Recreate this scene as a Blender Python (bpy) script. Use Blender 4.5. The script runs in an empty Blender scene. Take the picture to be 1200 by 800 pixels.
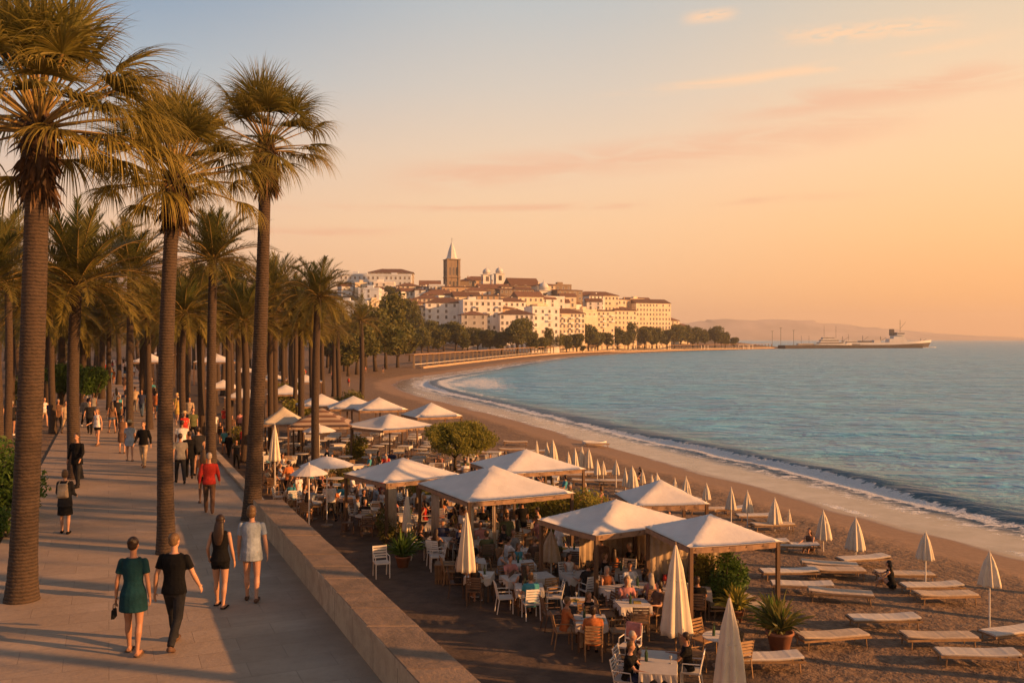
import bpy, bmesh, math, random
import numpy as np
from mathutils import Vector, Matrix
random.seed(7); NR = np.random.RandomState(7)
S = bpy.context.scene; COL = S.collection
R = math.radians
F = 1100.0; HOR = 397.0; CZ = 5.0

def lin(r, g, b):
    f = lambda c: (c/255/12.92) if c/255 <= .04045 else ((c/255+.055)/1.055)**2.4
    return (f(r), f(g), f(b), 1)

# ---------------------------------------------------------------- objects
def tag(o, label=None, cat=None, group=None, kind=None):
    if label: o['label'] = label
    if cat: o['category'] = cat
    if group: o['group'] = group
    if kind: o['kind'] = kind
    return o
def empty(name, loc, rz=0, label=None, cat=None, group=None):
    o = bpy.data.objects.new(name, None); COL.objects.link(o)
    o.location = loc; o.rotation_euler = (0, 0, rz); o.empty_display_size = .2
    return tag(o, label, cat, group)
def link(name, me, parent=None, loc=None, rz=0):
    o = bpy.data.objects.new(name, me); COL.objects.link(o)
    if parent is not None: o.parent = parent
    if loc is not None: o.location = loc; o.rotation_euler = (0, 0, rz)
    return o
KIDS = {}
def kids(o): return list(o.children)
def copy_tree(o, parent=None):
    c = o.copy(); COL.objects.link(c); c.parent = parent
    for ch in kids(o): copy_tree(ch, c)
    return c
def recolour(o, m):
    for s in o.material_slots:
        s.link = 'OBJECT'; s.material = m

class MB:
    def __init__(s): s.v = []; s.f = []; s.m = []; s.c = []; s.cur = 0
    def add(s, vs, fs, col=None):
        n = len(s.v); s.v.extend([tuple(v) for v in vs]); s.f.extend([tuple(i+n for i in f) for f in fs]); s.m.extend([s.cur]*len(fs))
        s.c.extend([col if col is not None else .5]*len(vs)); return s
    def box(s, c, size, rz=0, rx=0, taper=1.0):
        hx, hy, hz = size[0]/2, size[1]/2, size[2]/2
        M = Matrix.Rotation(rz, 3, 'Z') @ Matrix.Rotation(rx, 3, 'X')
        vs = []
        for z in (-hz, hz):
            t = taper if z > 0 else 1
            for x, y in ((-hx, -hy), (hx, -hy), (hx, hy), (-hx, hy)):
                vs.append(Vector(c) + M @ Vector((x*t, y*t, z)))
        return s.add(vs, [(3, 2, 1, 0), (4, 5, 6, 7), (0, 1, 5, 4), (1, 2, 6, 5), (2, 3, 7, 6), (3, 0, 4, 7)])
    def tube(s, pts, rad, n=8, cap=True, flat=1.0, col=None):
        pts = [Vector(p) for p in pts]
        if not hasattr(rad, '__len__'): rad = [rad]*len(pts)
        vs = []; fs = []; prev = None
        for i, p in enumerate(pts):
            d = (pts[min(i+1, len(pts)-1)] - pts[max(i-1, 0)]).normalized()
            if prev is None:
                a = Vector((1, 0, 0)) if abs(d.x) < .9 else Vector((0, 1, 0))
                u = (a - d*a.dot(d)).normalized()
            else: u = (prev - d*prev.dot(d)).normalized()
            prev = u; w = d.cross(u)
            for k in range(n):
                t = 2*math.pi*k/n
                vs.append(p + u*math.cos(t)*rad[i] + w*math.sin(t)*rad[i]*flat)
        for i in range(len(pts)-1):
            for k in range(n):
                a = i*n+k; b = i*n+(k+1) % n
                fs.append((a, b, b+n, a+n))
        if cap:
            fs.append(tuple(range(n-1, -1, -1))); fs.append(tuple((len(pts)-1)*n+k for k in range(n)))
        return s.add(vs, fs, col)
    def lathe(s, prof, n=12, c=(0, 0, 0), wob=None):
        vs = []; fs = []
        for (r, z) in prof:
            for k in range(n):
                t = 2*math.pi*k/n; q = r*(1 if wob is None else wob(t, z))
                vs.append((c[0]+q*math.cos(t), c[1]+q*math.sin(t), c[2]+z))
        for i in range(len(prof)-1):
            for k in range(n):
                a = i*n+k; b = i*n+(k+1) % n
                fs.append((a, b, b+n, a+n))
        fs.append(tuple(range(n-1, -1, -1))); fs.append(tuple((len(prof)-1)*n+k for k in range(n)))
        return s.add(vs, fs)
    def ell(s, c, r, n=10, m=7, rot=None):
        vs = []; fs = []
        for i in range(m+1):
            p = math.pi*i/m
            for k in range(n):
                t = 2*math.pi*k/n
                v = Vector((r[0]*math.sin(p)*math.cos(t), r[1]*math.sin(p)*math.sin(t), r[2]*math.cos(p)))
                if rot: v = rot @ v
                vs.append(Vector(c)+v)
        for i in range(m):
            for k in range(n):
                a = i*n+k; b = i*n+(k+1) % n
                fs.append((a+n, b+n, b, a))
        return s.add(vs, fs)
    def mesh(s, name, mats, smooth=False):
        me = bpy.data.meshes.new(name); me.from_pydata(s.v, [], s.f)
        if not isinstance(mats, (list, tuple)): mats = [mats]
        for m in mats: me.materials.append(m)
        if len(mats) > 1: me.polygons.foreach_set('material_index', s.m)
        if smooth: me.polygons.foreach_set('use_smooth', [True]*len(s.f))
        a = me.attributes.new('tint', 'FLOAT', 'POINT'); a.data.foreach_set('value', s.c)
        me.update(); return me
    def build(s, name, mats, parent=None, loc=None, rz=0, smooth=False):
        return link(name, s.mesh(name, mats, smooth), parent, loc, rz)

# ---------------------------------------------------------------- materials
def mat(name): 
    m = bpy.data.materials.new(name); m.use_nodes = True
    n = m.node_tree.nodes; return m, n, m.node_tree.links, n['Principled BSDF']
def pm(name, col, rough=.7, var=.25, scale=3.0, bump=0.0, bscale=20.0, metal=0, sheen=0, obj_var=.0, spec=.3, coord='Object', stretch=(1, 1, 1), dark=None, transl=0):
    m, n, l, b = mat(name)
    tc = n.new('ShaderNodeTexCoord'); mp = n.new('ShaderNodeMapping'); mp.inputs['Scale'].default_value = stretch
    l.new(tc.outputs[coord], mp.inputs['Vector'])
    nz = n.new('ShaderNodeTexNoise'); nz.inputs['Scale'].default_value = scale; nz.inputs['Detail'].default_value = 5; nz.inputs['Roughness'].default_value = .6
    l.new(mp.outputs[0], nz.inputs['Vector'])
    rp = n.new('ShaderNodeValToRGB'); rp.color_ramp.elements[0].position = .3; rp.color_ramp.elements[1].position = .7
    d = dark if dark else tuple(c*(1-var) for c in col[:3])
    rp.color_ramp.elements[0].color = (*d[:3], 1); rp.color_ramp.elements[1].color = (*(min(1, c*(1+var*.5)) for c in col[:3]), 1)
    l.new(nz.outputs['Fac'], rp.inputs['Fac']); out = rp.outputs[0]
    if obj_var:
        oi = n.new('ShaderNodeObjectInfo'); hv = n.new('ShaderNodeHueSaturation')
        mr = n.new('ShaderNodeMapRange'); mr.inputs['To Min'].default_value = 1-obj_var; mr.inputs['To Max'].default_value = 1+obj_var
        l.new(oi.outputs['Random'], mr.inputs['Value']); l.new(mr.outputs[0], hv.inputs['Value']); l.new(out, hv.inputs['Color']); out = hv.outputs[0]
    l.new(out, b.inputs['Base Color'])
    b.inputs['Roughness'].default_value = rough; b.inputs['Metallic'].default_value = metal; b.inputs['Specular IOR Level'].default_value = spec
    if sheen: b.inputs['Sheen Weight'].default_value = sheen
    if bump:
        n2 = n.new('ShaderNodeTexNoise'); n2.inputs['Scale'].default_value = bscale; n2.inputs['Detail'].default_value = 4
        l.new(mp.outputs[0], n2.inputs['Vector'])
        bp = n.new('ShaderNodeBump'); bp.inputs['Strength'].default_value = 1; bp.inputs['Distance'].default_value = bump
        l.new(n2.outputs['Fac'], bp.inputs['Height']); l.new(bp.outputs[0], b.inputs['Normal'])
    if transl:
        tr = n.new('ShaderNodeBsdfTranslucent'); l.new(out, tr.inputs['Color'])
        mx = n.new('ShaderNodeMixShader'); mx.inputs[0].default_value = transl
        l.new(b.outputs[0], mx.inputs[1]); l.new(tr.outputs[0], mx.inputs[2]); l.new(mx.outputs[0], n['Material Output'].inputs['Surface'])
    return m
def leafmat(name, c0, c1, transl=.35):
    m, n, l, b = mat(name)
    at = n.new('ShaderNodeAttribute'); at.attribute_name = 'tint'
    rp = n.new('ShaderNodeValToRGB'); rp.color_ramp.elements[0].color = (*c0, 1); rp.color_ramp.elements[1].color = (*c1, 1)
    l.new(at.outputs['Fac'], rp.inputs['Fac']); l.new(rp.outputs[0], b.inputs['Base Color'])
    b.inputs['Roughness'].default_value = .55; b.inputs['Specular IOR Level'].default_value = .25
    tr = n.new('ShaderNodeBsdfTranslucent'); l.new(rp.outputs[0], tr.inputs['Color'])
    mx = n.new('ShaderNodeMixShader'); mx.inputs[0].default_value = transl
    l.new(b.outputs[0], mx.inputs[1]); l.new(tr.outputs[0], mx.inputs[2]); l.new(mx.outputs[0], n['Material Output'].inputs['Surface'])
    return m

M = {}
M['canvas'] = pm('white_canvas', (.84, .80, .76), .8, .12, 1.2, .01, 6, sheen=.1, obj_var=.05, transl=.18)
M['cream'] = pm('cream_canvas', (.74, .66, .53), .85, .15, 2, .01, 7, obj_var=.08, transl=.15)
M['valance'] = pm('valance_fabric', (.30, .19, .12), .85, .3, 6)
M['curtain'] = pm('curtain_fabric', (.48, .38, .27), .9, .25, 4, transl=.2)
M['dwood'] = pm('dark_wood', (.13, .075, .045), .6, .4, 8, .003, 30, stretch=(1, 1, .1), obj_var=.2)
M['wood'] = pm('oiled_wood', (.30, .18, .09), .6, .35, 8, .002, 30, obj_var=.25)
M['paint'] = pm('white_painted_metal', (.72, .68, .62), .5, .12, 6, obj_var=.08)
M['metal'] = pm('grey_metal', (.25, .23, .21), .4, .2, 6, metal=.6)
M['mattress'] = pm('mattress_fabric', (.60, .54, .47), .85, .12, 3, .004, 12, obj_var=.08)
M['cloth'] = pm('table_linen', (.54, .49, .43), .85, .12, 4, obj_var=.12)
M['pot'] = pm('terracotta_pot', (.28, .12, .07), .8, .3, 5, obj_var=.1)
M['rock'] = pm('grey_rock', (.24, .20, .16), .9, .4, 3, .05, 6)
M['soil'] = pm('garden_soil', (.20, .13, .08), .95, .4, .8, .04, 5)
M['skin'] = pm('skin', (.46, .25, .16), .5, .1, 5, obj_var=.12)
M['tanskin'] = pm('tanned_skin', (.34, .17, .10), .5, .1, 5, obj_var=.15)
M['hair'] = pm('dark_hair', (.035, .02, .013), .45, .4, 40, .003, 60, obj_var=.4)
M['hairb'] = pm('fair_hair', (.13, .075, .035), .5, .4, 40, .003, 60, obj_var=.3)
M['hairg'] = pm('grey_hair', (.35, .30, .25), .5, .3, 40, .003, 60)
M['eye'] = pm('eye_dark', (.02, .015, .012), .2, 0)
M['lip'] = pm('lip', (.30, .10, .08), .5, 0)
M['straw'] = pm('straw', (.52, .38, .20), .8, .25, 30, .003, 60)
M['glass'] = pm('dark_window_glass', (.10, .085, .08), .15, .3, .4, obj_var=.75, spec=.6)
M['bottle'] = pm('green_bottle_glass', (.03, .07, .03), .1, .2, 5, spec=.6)
CL = {}
for k, c in dict(black=(.007, .007, .008), teal=(.007, .038, .05), white=(.68, .66, .64), bluegrey=(.30, .36, .44), red=(.42, .035, .025), navy=(.03, .04, .09),
                 beige=(.42, .32, .22), grey=(.20, .19, .18), brown=(.13, .075, .05), denim=(.07, .11, .18), turquoise=(.06, .28, .36), pink=(.5, .22, .2),
                 olive=(.10, .11, .05), yellow=(.55, .38, .10), orange=(.45, .15, .05), charcoal=(.022, .022, .025)).items():
    CL[k] = pm(k+'_cloth', c, .85, .45, 5, .014, 13, sheen=0, spec=.12)
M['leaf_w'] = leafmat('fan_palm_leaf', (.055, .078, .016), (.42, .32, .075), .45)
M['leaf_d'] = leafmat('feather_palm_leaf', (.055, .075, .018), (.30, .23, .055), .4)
M['dead'] = leafmat('dead_frond', (.028, .017, .010), (.115, .062, .028), .12)
M['tree'] = leafmat('tree_leaf', (.045, .065, .014), (.22, .19, .045), .35)
M['willow'] = leafmat('feathery_leaf', (.11, .125, .022), (.40, .34, .06), .5)
M['green'] = leafmat('bush_leaf', (.035, .085, .012), (.12, .19, .03), .35)
M['bark'] = pm('bark', (.07, .048, .03), .9, .4, 5, .02, 20)

def trunkmat():
    m, n, l, b = mat('palm_trunk')
    tc = n.new('ShaderNodeTexCoord'); mp = n.new('ShaderNodeMapping'); mp.inputs['Scale'].default_value = (1.2, 1.2, 1)
    l.new(tc.outputs['Object'], mp.inputs['Vector'])
    w = n.new('ShaderNodeTexWave'); w.bands_direction = 'Z'; w.inputs['Scale'].default_value = 4.6; w.inputs['Distortion'].default_value = 3.0
    w.inputs['Detail'].default_value = 4; w.inputs['Detail Scale'].default_value = 2.5
    l.new(mp.outputs[0], w.inputs['Vector'])
    nz = n.new('ShaderNodeTexNoise'); nz.inputs['Scale'].default_value = 9; nz.inputs['Detail'].default_value = 6
    l.new(mp.outputs[0], nz.inputs['Vector'])
    mx = n.new('ShaderNodeMath'); mx.operation = 'MULTIPLY_ADD'; mx.inputs[1].default_value = .5
    l.new(w.outputs['Fac'], mx.inputs[0]); l.new(nz.outputs['Fac'], mx.inputs[2])
    rp = n.new('ShaderNodeValToRGB'); e = rp.color_ramp.elements
    e[0].position = .35; e[0].color = (.024, .016, .011, 1); e[1].position = .95; e[1].color = (.066, .042, .027, 1)
    l.new(mx.outputs[0], rp.inputs['Fac']); l.new(rp.outputs[0], b.inputs['Base Color']); b.inputs['Roughness'].default_value = .9
    bp = n.new('ShaderNodeBump'); bp.inputs['Distance'].default_value = .02; bp.inputs['Strength'].default_value = 1
    l.new(mx.outputs[0], bp.inputs['Height']); l.new(bp.outputs[0], b.inputs['Normal'])
    return m
M['trunk'] = trunkmat()

# ---------------------------------------------------------------- terrain
COAST = [(44, -60), (38, -10), (33, 10), (28.5, 22), (24.8, 30), (21.2, 37.5), (17.5, 48), (15.2, 56.6), (11.8, 66), (7.0, 81), (1.6, 100), (-7, 125), (-15.5, 150),
         (-20.5, 169), (-23, 190), (-23, 206), (-19.5, 228), (-13, 262), (-3, 320), (8, 380), (22, 450), (48, 540), (85, 620), (128, 700), (178, 770), (232, 838), (262, 875), (278, 905), (262, 960), (200, 1050), (60, 1300), (-400, 1900), (-2500, 4000), (-9000, 9000)]
CP = np.array(COAST, float)
# smooth (Chaikin)
for _ in range(2):
    q = [CP[0]]
    for a, b in zip(CP[:-1], CP[1:]): q += [a*.75+b*.25, a*.25+b*.75]
    q.append(CP[-1]); CP = np.array(q)
def coast(P):
    """signed distance: + on land (left of the waterline), - at sea"""
    P = np.asarray(P, float).reshape(-1, 2); best = np.full(len(P), 1e18); sg = np.ones(len(P))
    for a, b in zip(CP[:-1], CP[1:]):
        d = b-a; L = d@d; t = np.clip(((P-a)@d)/L, 0, 1); q = P-(a+t[:, None]*d); dd = (q**2).sum(1)
        cr = d[0]*(P[:, 1]-a[1]) - d[1]*(P[:, 0]-a[0])
        m = dd < best-1e-9; best[m] = dd[m]; sg[m] = np.where(cr[m] >= 0, 1, -1)
    return np.sqrt(best)*sg
def vnoise(x, y, seed=0):
    xi = np.floor(x).astype(int); yi = np.floor(y).astype(int); fx = x-xi; fy = y-yi
    h = lambda a, b: (np.sin(a*127.1+b*311.7+seed*74.7)*43758.5453) % 1.0
    u = fx*fx*(3-2*fx); v = fy*fy*(3-2*fy)
    return (h(xi, yi)*(1-u)+h(xi+1, yi)*u)*(1-v)+(h(xi, yi+1)*(1-u)+h(xi+1, yi+1)*u)*v
def sst(a, b, x): t = np.clip((x-a)/(b-a), 0, 1); return t*t*(3-2*t)
SEA = -3.9
def land(P, s=None):
    P = np.asarray(P, float).reshape(-1, 2); x, y = P[:, 0], P[:, 1]
    if s is None: s = coast(P)
    z = np.where(s > 0, SEA-.02+.87*sst(-6, 20, s)-.87*sst(-6, 20, 0*s)+.0*s, SEA-.02+np.maximum(s*.09, -6))
    z = np.where(s > 0, SEA-.02+.92*(1-(1-np.clip(s/20, 0, 1))**1.7), z)
    z += np.where(s > 3, (vnoise(x*.35, y*.35, 2)-.5)*.10*sst(3, 10, s)*(1-sst(24, 30, s)*.9), 0)
    far = sst(300, 520, y)*sst(4, 80, s)
    z += far*6
    u = x/np.maximum(y, 1)
    hill = 34*sst(490, 640, y)*(1-.93*sst(.015, .19, u))*sst(25, 165, s)*(1-.5*sst(.28, .5, -u))*(1-sst(900, 1300, y)*.6)
    z += hill
    z += 2.95*sst(165, 222, y)*(1-sst(-4, 25, x-(-1.92-.43*(y-13.65)+.8)))*sst(5,40,s)
    return z
def gz(x, y): return float(land([(x, y)])[0])
def at(px, py, z=None):
    """photograph pixel -> point on the ground (or on height z)"""
    if z is not None:
        d = F*(CZ-z)/(py-HOR); return Vector(((px-600)*d/F, d, z))
    h = -3.0
    for _ in range(25):
        d = F*(CZ-h)/(py-HOR); x = (px-600)*d/F; h = h*.4+gz(x, d)*.6
    return Vector((x, d, gz(x, d)))
def pix(p): return (600+p[0]*F/p[1], HOR+(CZ-p[2])*F/p[1])
INNER = lambda y: -1.92-.43*(y-13.65)      # promenade side of the low wall
OUTER = lambda y: INNER(y)+.80
LEFT = lambda y: INNER(y)-6.6

M['mattress_tan'] = pm('tan_mattress_fabric', (.52, .42, .32), .9, .2, 3, .004, 12, obj_var=.1)
# ---------------------------------------------------------------- ground, sea, sky
def grid_mesh(name, ys, us, zf, mat_, attrs=None):
    Y, U = np.meshgrid(ys, us, indexing='ij'); X = Y*U
    P = np.stack([X.ravel(), Y.ravel()], 1); s = coast(P); Z, A = zf(P, s)
    nr, nc = len(ys), len(us)
    co = np.column_stack([P, Z]).astype(np.float32)
    i = np.arange(nr-1)[:, None]*nc+np.arange(nc-1)[None]; i = i.ravel()
    f = np.stack([i, i+1, i+nc+1, i+nc], 1)
    me = bpy.data.meshes.new(name); me.vertices.add(len(co)); me.vertices.foreach_set('co', co.ravel())
    me.loops.add(f.size); me.loops.foreach_set('vertex_index', f.ravel().astype(np.int32))
    me.polygons.add(len(f)); me.polygons.foreach_set('loop_start', np.arange(0, f.size, 4, dtype=np.int32))
    me.polygons.foreach_set('use_smooth', [True]*len(f))
    me.update(calc_edges=True); me.materials.append(mat_)
    for k, v in A.items():
        a = me.attributes.new(k, 'FLOAT', 'POINT'); a.data.foreach_set('value', v.astype(np.float32))
    o = link(name, me); tag(o, kind='structure'); return o

def N(n, t, **kw):
    x = n.new(t)
    for k, v in kw.items():
        if k in ('operation', 'blend_type', 'data_type', 'interpolation_type', 'attribute_name', 'bands_direction', 'feature'): setattr(x, k, v)
        else: x.inputs[k].default_value = v
    return x
def mathn(n, l, op, a, b=None, c=None, clamp=False):
    x = n.new('ShaderNodeMath'); x.operation = op; x.use_clamp = clamp
    for i, v in enumerate((a, b, c)):
        if v is None: continue
        if isinstance(v, (int, float)): x.inputs[i].default_value = v
        else: l.new(v, x.inputs[i])
    return x.outputs[0]
def noise(n, l, vec, scale, detail=3, rough=.55, stretch=None, dist=0):
    if stretch:
        mp = n.new('ShaderNodeMapping'); mp.inputs['Scale'].default_value = stretch; l.new(vec, mp.inputs['Vector']); vec = mp.outputs[0]
    x = n.new('ShaderNodeTexNoise'); x.inputs['Scale'].default_value = scale; x.inputs['Detail'].default_value = detail; x.inputs['Roughness'].default_value = rough
    x.inputs['Distortion'].default_value = dist
    l.new(vec, x.inputs['Vector']); return x.outputs['Fac']
def mrange(n, l, v, a, b, c=0, d=1, smooth=True):
    x = n.new('ShaderNodeMapRange'); x.interpolation_type = 'SMOOTHSTEP' if smooth else 'LINEAR'
    for k, q in zip(('From Min', 'From Max', 'To Min', 'To Max'), (a, b, c, d)): x.inputs[k].default_value = q
    l.new(v, x.inputs['Value']); return x.outputs[0]
def mixc(n, l, f, a, b, bt='MIX'):
    x = n.new('ShaderNodeMix'); x.data_type = 'RGBA'; x.blend_type = bt; x.clamp_factor = True
    for i, v in ((0, f), (6, a), (7, b)):
        if isinstance(v, (int, float)): x.inputs[i].default_value = v
        elif isinstance(v, tuple): x.inputs[i].default_value = v if len(v) == 4 else (*v, 1)
        else: l.new(v, x.inputs[i])
    return x.outputs[2]

# sand / earth
m, n, l, b = mat('beach_sand')
ge = n.new('ShaderNodeNewGeometry'); pos = ge.outputs['Position']
sh = N(n, 'ShaderNodeAttribute', attribute_name='shore').outputs['Fac']; wl = N(n, 'ShaderNodeAttribute', attribute_name='wall').outputs['Fac']
big = noise(n, l, pos, .12, 4); mid = noise(n, l, pos, 1.3, 5, .65); fine = noise(n, l, pos, 4.5, 4, .6)
sand = mixc(n, l, mrange(n, l, mid, .32, .68), (.085, .052, .034), (.19, .122, .078))
sand = mixc(n, l, mrange(n, l, big, .35, .65), sand, (.145, .092, .058), 'MIX')
sand = mixc(n, l, mrange(n, l, fine, .35, .75), sand, (.25, .17, .11))
shn = mathn(n, l, 'MULTIPLY_ADD', noise(n, l, pos, .15, 4), 4.0, mathn(n, l, 'ADD', sh, -2.0))
smoothsand = mrange(n, l, shn, 2.8, 5.2, 1, 0)
sand2 = mixc(n, l, smoothsand, sand, mixc(n, l, mrange(n, l, fine, .3, .8), (.24, .155, .098), (.31, .205, .135)))
wet = mrange(n, l, shn, .1, 1.3, 1, 0)
sand3 = mixc(n, l, wet, sand2, (.22, .145, .105))
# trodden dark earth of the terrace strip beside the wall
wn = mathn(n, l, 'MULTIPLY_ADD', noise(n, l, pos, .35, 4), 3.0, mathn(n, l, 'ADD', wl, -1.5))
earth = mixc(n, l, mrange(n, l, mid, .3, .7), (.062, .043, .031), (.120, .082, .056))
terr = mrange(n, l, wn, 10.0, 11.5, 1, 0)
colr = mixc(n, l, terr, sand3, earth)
farm = mrange(n, l, N(n, 'ShaderNodeSeparateXYZ').outputs[0] if False else sh, 14, 26)
sx = n.new('ShaderNodeSeparateXYZ'); l.new(pos, sx.inputs[0])
hillf = mathn(n, l, 'MULTIPLY', farm, mrange(n, l, sx.outputs['Z'], .2, 3))
colr = mixc(n, l, hillf, colr, mixc(n, l, mrange(n, l, noise(n, l, pos, .06, 4), .4, .6), (.16, .11, .065), (.075, .075, .03)))
l.new(colr, b.inputs['Base Color'])
ro = mrange(n, l, wet, 0, 1, .92, .28); l.new(ro, b.inputs['Roughness']); b.inputs['Specular IOR Level'].default_value = .35
hgt = mathn(n, l, 'ADD', mathn(n, l, 'MULTIPLY', mid, .22), mathn(n, l, 'MULTIPLY', fine, .07))
lum = mathn(n, l, 'MULTIPLY', hgt, mathn(n, l, 'SUBTRACT', 1.0, mathn(n, l, 'MULTIPLY', mathn(n, l, 'MAXIMUM', smoothsand, mathn(n, l, 'MULTIPLY', terr, .75)), .93)))
bp = n.new('ShaderNodeBump'); bp.inputs['Distance'].default_value = 1.0; l.new(lum, bp.inputs['Height']); l.new(bp.outputs[0], b.inputs['Normal'])
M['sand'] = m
def terr_z(P, s):
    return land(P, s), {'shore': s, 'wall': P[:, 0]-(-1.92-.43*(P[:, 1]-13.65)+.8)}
ys = np.concatenate([[1.0, 3, 5], 7*1.0125**np.arange(0, 330)]); ys = np.concatenate([ys[ys < 420], np.arange(424, 1000, 6.), np.geomspace(1010, 6500, 24)])
us = np.concatenate([np.linspace(-6, -1, 24, endpoint=False), np.linspace(-1, 1.3, 330), np.linspace(1.4, 6, 20)])
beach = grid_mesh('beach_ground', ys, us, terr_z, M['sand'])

# sea
m, n, l, b = mat('sea_water')
ge = n.new('ShaderNodeNewGeometry'); pos = ge.outputs['Position']
off = N(n, 'ShaderNodeAttribute', attribute_name='off').outputs['Fac']; fo = N(n, 'ShaderNodeAttribute', attribute_name='foam').outputs['Fac']
w1 = noise(n, l, pos, .8, 5, .62, (.75, 1.15, 1), .6); w2 = noise(n, l, pos, .24, 4, .6, (.7, 1.15, 1), .6); w3 = noise(n, l, pos, .035, 4, .6, (.6, 1.3, 1), .5); w0 = noise(n, l, pos, 3.2, 3, .6, (.7, 1.2, 1))
h = mathn(n, l, 'ADD', mathn(n, l, 'MULTIPLY', w1, .50), mathn(n, l, 'MULTIPLY', w2, 1.5))
h = mathn(n, l, 'ADD', h, mathn(n, l, 'MULTIPLY', w3, 5)); h = mathn(n, l, 'ADD', h, mathn(n, l, 'MULTIPLY', w0, .10))
calm = mrange(n, l, off, 2, 9, .06, 1)
bp = n.new('ShaderNodeBump'); bp.inputs['Distance'].default_value = 1.0; l.new(mathn(n, l, 'MULTIPLY', h, calm), bp.inputs['Height'])
deep = mixc(n, l, mrange(n, l, mathn(n, l, 'ADD', w1, mathn(n, l, 'MULTIPLY', w2, .8)), .72, 1.08), (.018, .215, .430), (.095, .430, .720))
shal = mixc(n, l, mrange(n, l, off, 3, 16), (.11, .17, .18), deep)
l.new(shal, b.inputs['Base Color']); b.inputs['Roughness'].default_value = .30; b.inputs['IOR'].default_value = 1.33; b.inputs['Specular IOR Level'].default_value = .34
l.new(bp.outputs[0], b.inputs['Normal'])
foam = n.new('ShaderNodeBsdfPrincipled'); foam.inputs['Base Color'].default_value = (.78, .77, .76, 1); foam.inputs['Roughness'].default_value = .5
fb = n.new('ShaderNodeBump'); fb.inputs['Distance'].default_value = .25; l.new(mathn(n, l, 'ADD', noise(n, l, pos, 3.5, 5, .7), noise(n, l, pos, .8, 3, .7)), fb.inputs['Height']); l.new(fb.outputs[0], foam.inputs['Normal'])
fn = noise(n, l, pos, 2.2, 6, .7, (.7, 1, 1), .6)
fn2 = noise(n, l, pos, .5, 4, .6)
ff = mathn(n, l, 'ADD', mathn(n, l, 'MULTIPLY', fn, 1.15), mathn(n, l, 'MULTIPLY', fn2, .45))
ff = mathn(n, l, 'ADD', ff, mathn(n, l, 'MULTIPLY', fo, 1.0))
fmask = mathn(n, l, 'MULTIPLY', mrange(n, l, ff, 1.20, 1.34), mrange(n, l, fo, .02, .12))
# the thin swash sheet: sandy, bright, mirror-like
sw = n.new('ShaderNodeBsdfPrincipled'); sw.inputs['Roughness'].default_value = .22; sw.inputs['IOR'].default_value = 1.33; sw.inputs['Specular IOR Level'].default_value = .6
l.new(mixc(n, l, mrange(n, l, fn2, .3, .7), (.24, .17, .125), (.38, .30, .25)), sw.inputs['Base Color'])
swm = mrange(n, l, mathn(n, l, 'MULTIPLY_ADD', fn2, 2.4, mathn(n, l, 'ADD', off, -1.2)), 2.4, 4.6, 1, 0)
mx = n.new('ShaderNodeMixShader'); l.new(swm, mx.inputs[0]); l.new(b.outputs[0], mx.inputs[1]); l.new(sw.outputs[0], mx.inputs[2])
mx2 = n.new('ShaderNodeMixShader'); l.new(fmask, mx2.inputs[0]); l.new(mx.outputs[0], mx2.inputs[1]); l.new(foam.outputs[0], mx2.inputs[2])
l.new(mx2.outputs[0], n['Material Output'].inputs['Surface'])
M['sea'] = m
def sea_z(P, s):
    x, y = P[:, 0], P[:, 1]; o = -s
    t = y+.35*x
    near = 1-sst(130, 300, y)*.55
    oo = o+1.6*(vnoise(t*.055, x*0+1, 5)-.5)+.7*(vnoise(t*.25, o*.2, 6)-.5)
    amp = .30+.85*vnoise(t*.06+9, x*0, 8)
    crest = np.where(oo < 6.6, np.exp(-((oo-6.4)/.5)**2), np.exp(-((oo-6.4)/2.3)**2))*amp*near
    back = np.exp(-((oo-12.5)/2.2)**2)*.35*(vnoise(t*.06, x*0, 12))
    z = SEA+.36*crest+.28*back
    w = sst(9, 25, o)*(1-sst(250, 700, y))
    z += w*(.16*(vnoise(x*.10+.03*y, y*.28, 21)-.5)+.10*(vnoise(x*.23, y*.6+.1*x, 22)-.5))
    z += .03*(vnoise(x*.9, y*.9, 31)-.5)*sst(5, 7, oo)*crest*4
    fo = np.clip(.72*np.exp(-((oo-5.6)/.75)**2)*(.35+.8*amp)+.42*np.exp(-((oo-3.6)/1.5)**2)+.62*np.exp(-((oo-.5)/.5)**2)*vnoise(t*.2, x*0, 40)
                 + .42*np.exp(-((oo-12.0)/1.0)**2)*sst(.45, .9, vnoise(t*.05, x*0, 12)) + .30*np.exp(-((oo-9)/1.6)**2), 0, 1)
    fo += .55*np.exp(-((y-190)/45)**2)*np.exp(-((o-16)/9)**2)
    return z, {'off': o, 'foam': fo}
ys = np.concatenate([10*1.0095**np.arange(0, 430)]); ys = np.concatenate([ys[ys < 520], np.geomspace(525, 7000, 130)])
us = np.concatenate([np.linspace(-1.05, -.2, 60, endpoint=False), np.linspace(-.2, .75, 420), np.linspace(.78, 1.6, 40), np.linspace(1.7, 6, 14)])
sea = grid_mesh('sea', ys, us, sea_z, M['sea'])

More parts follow.
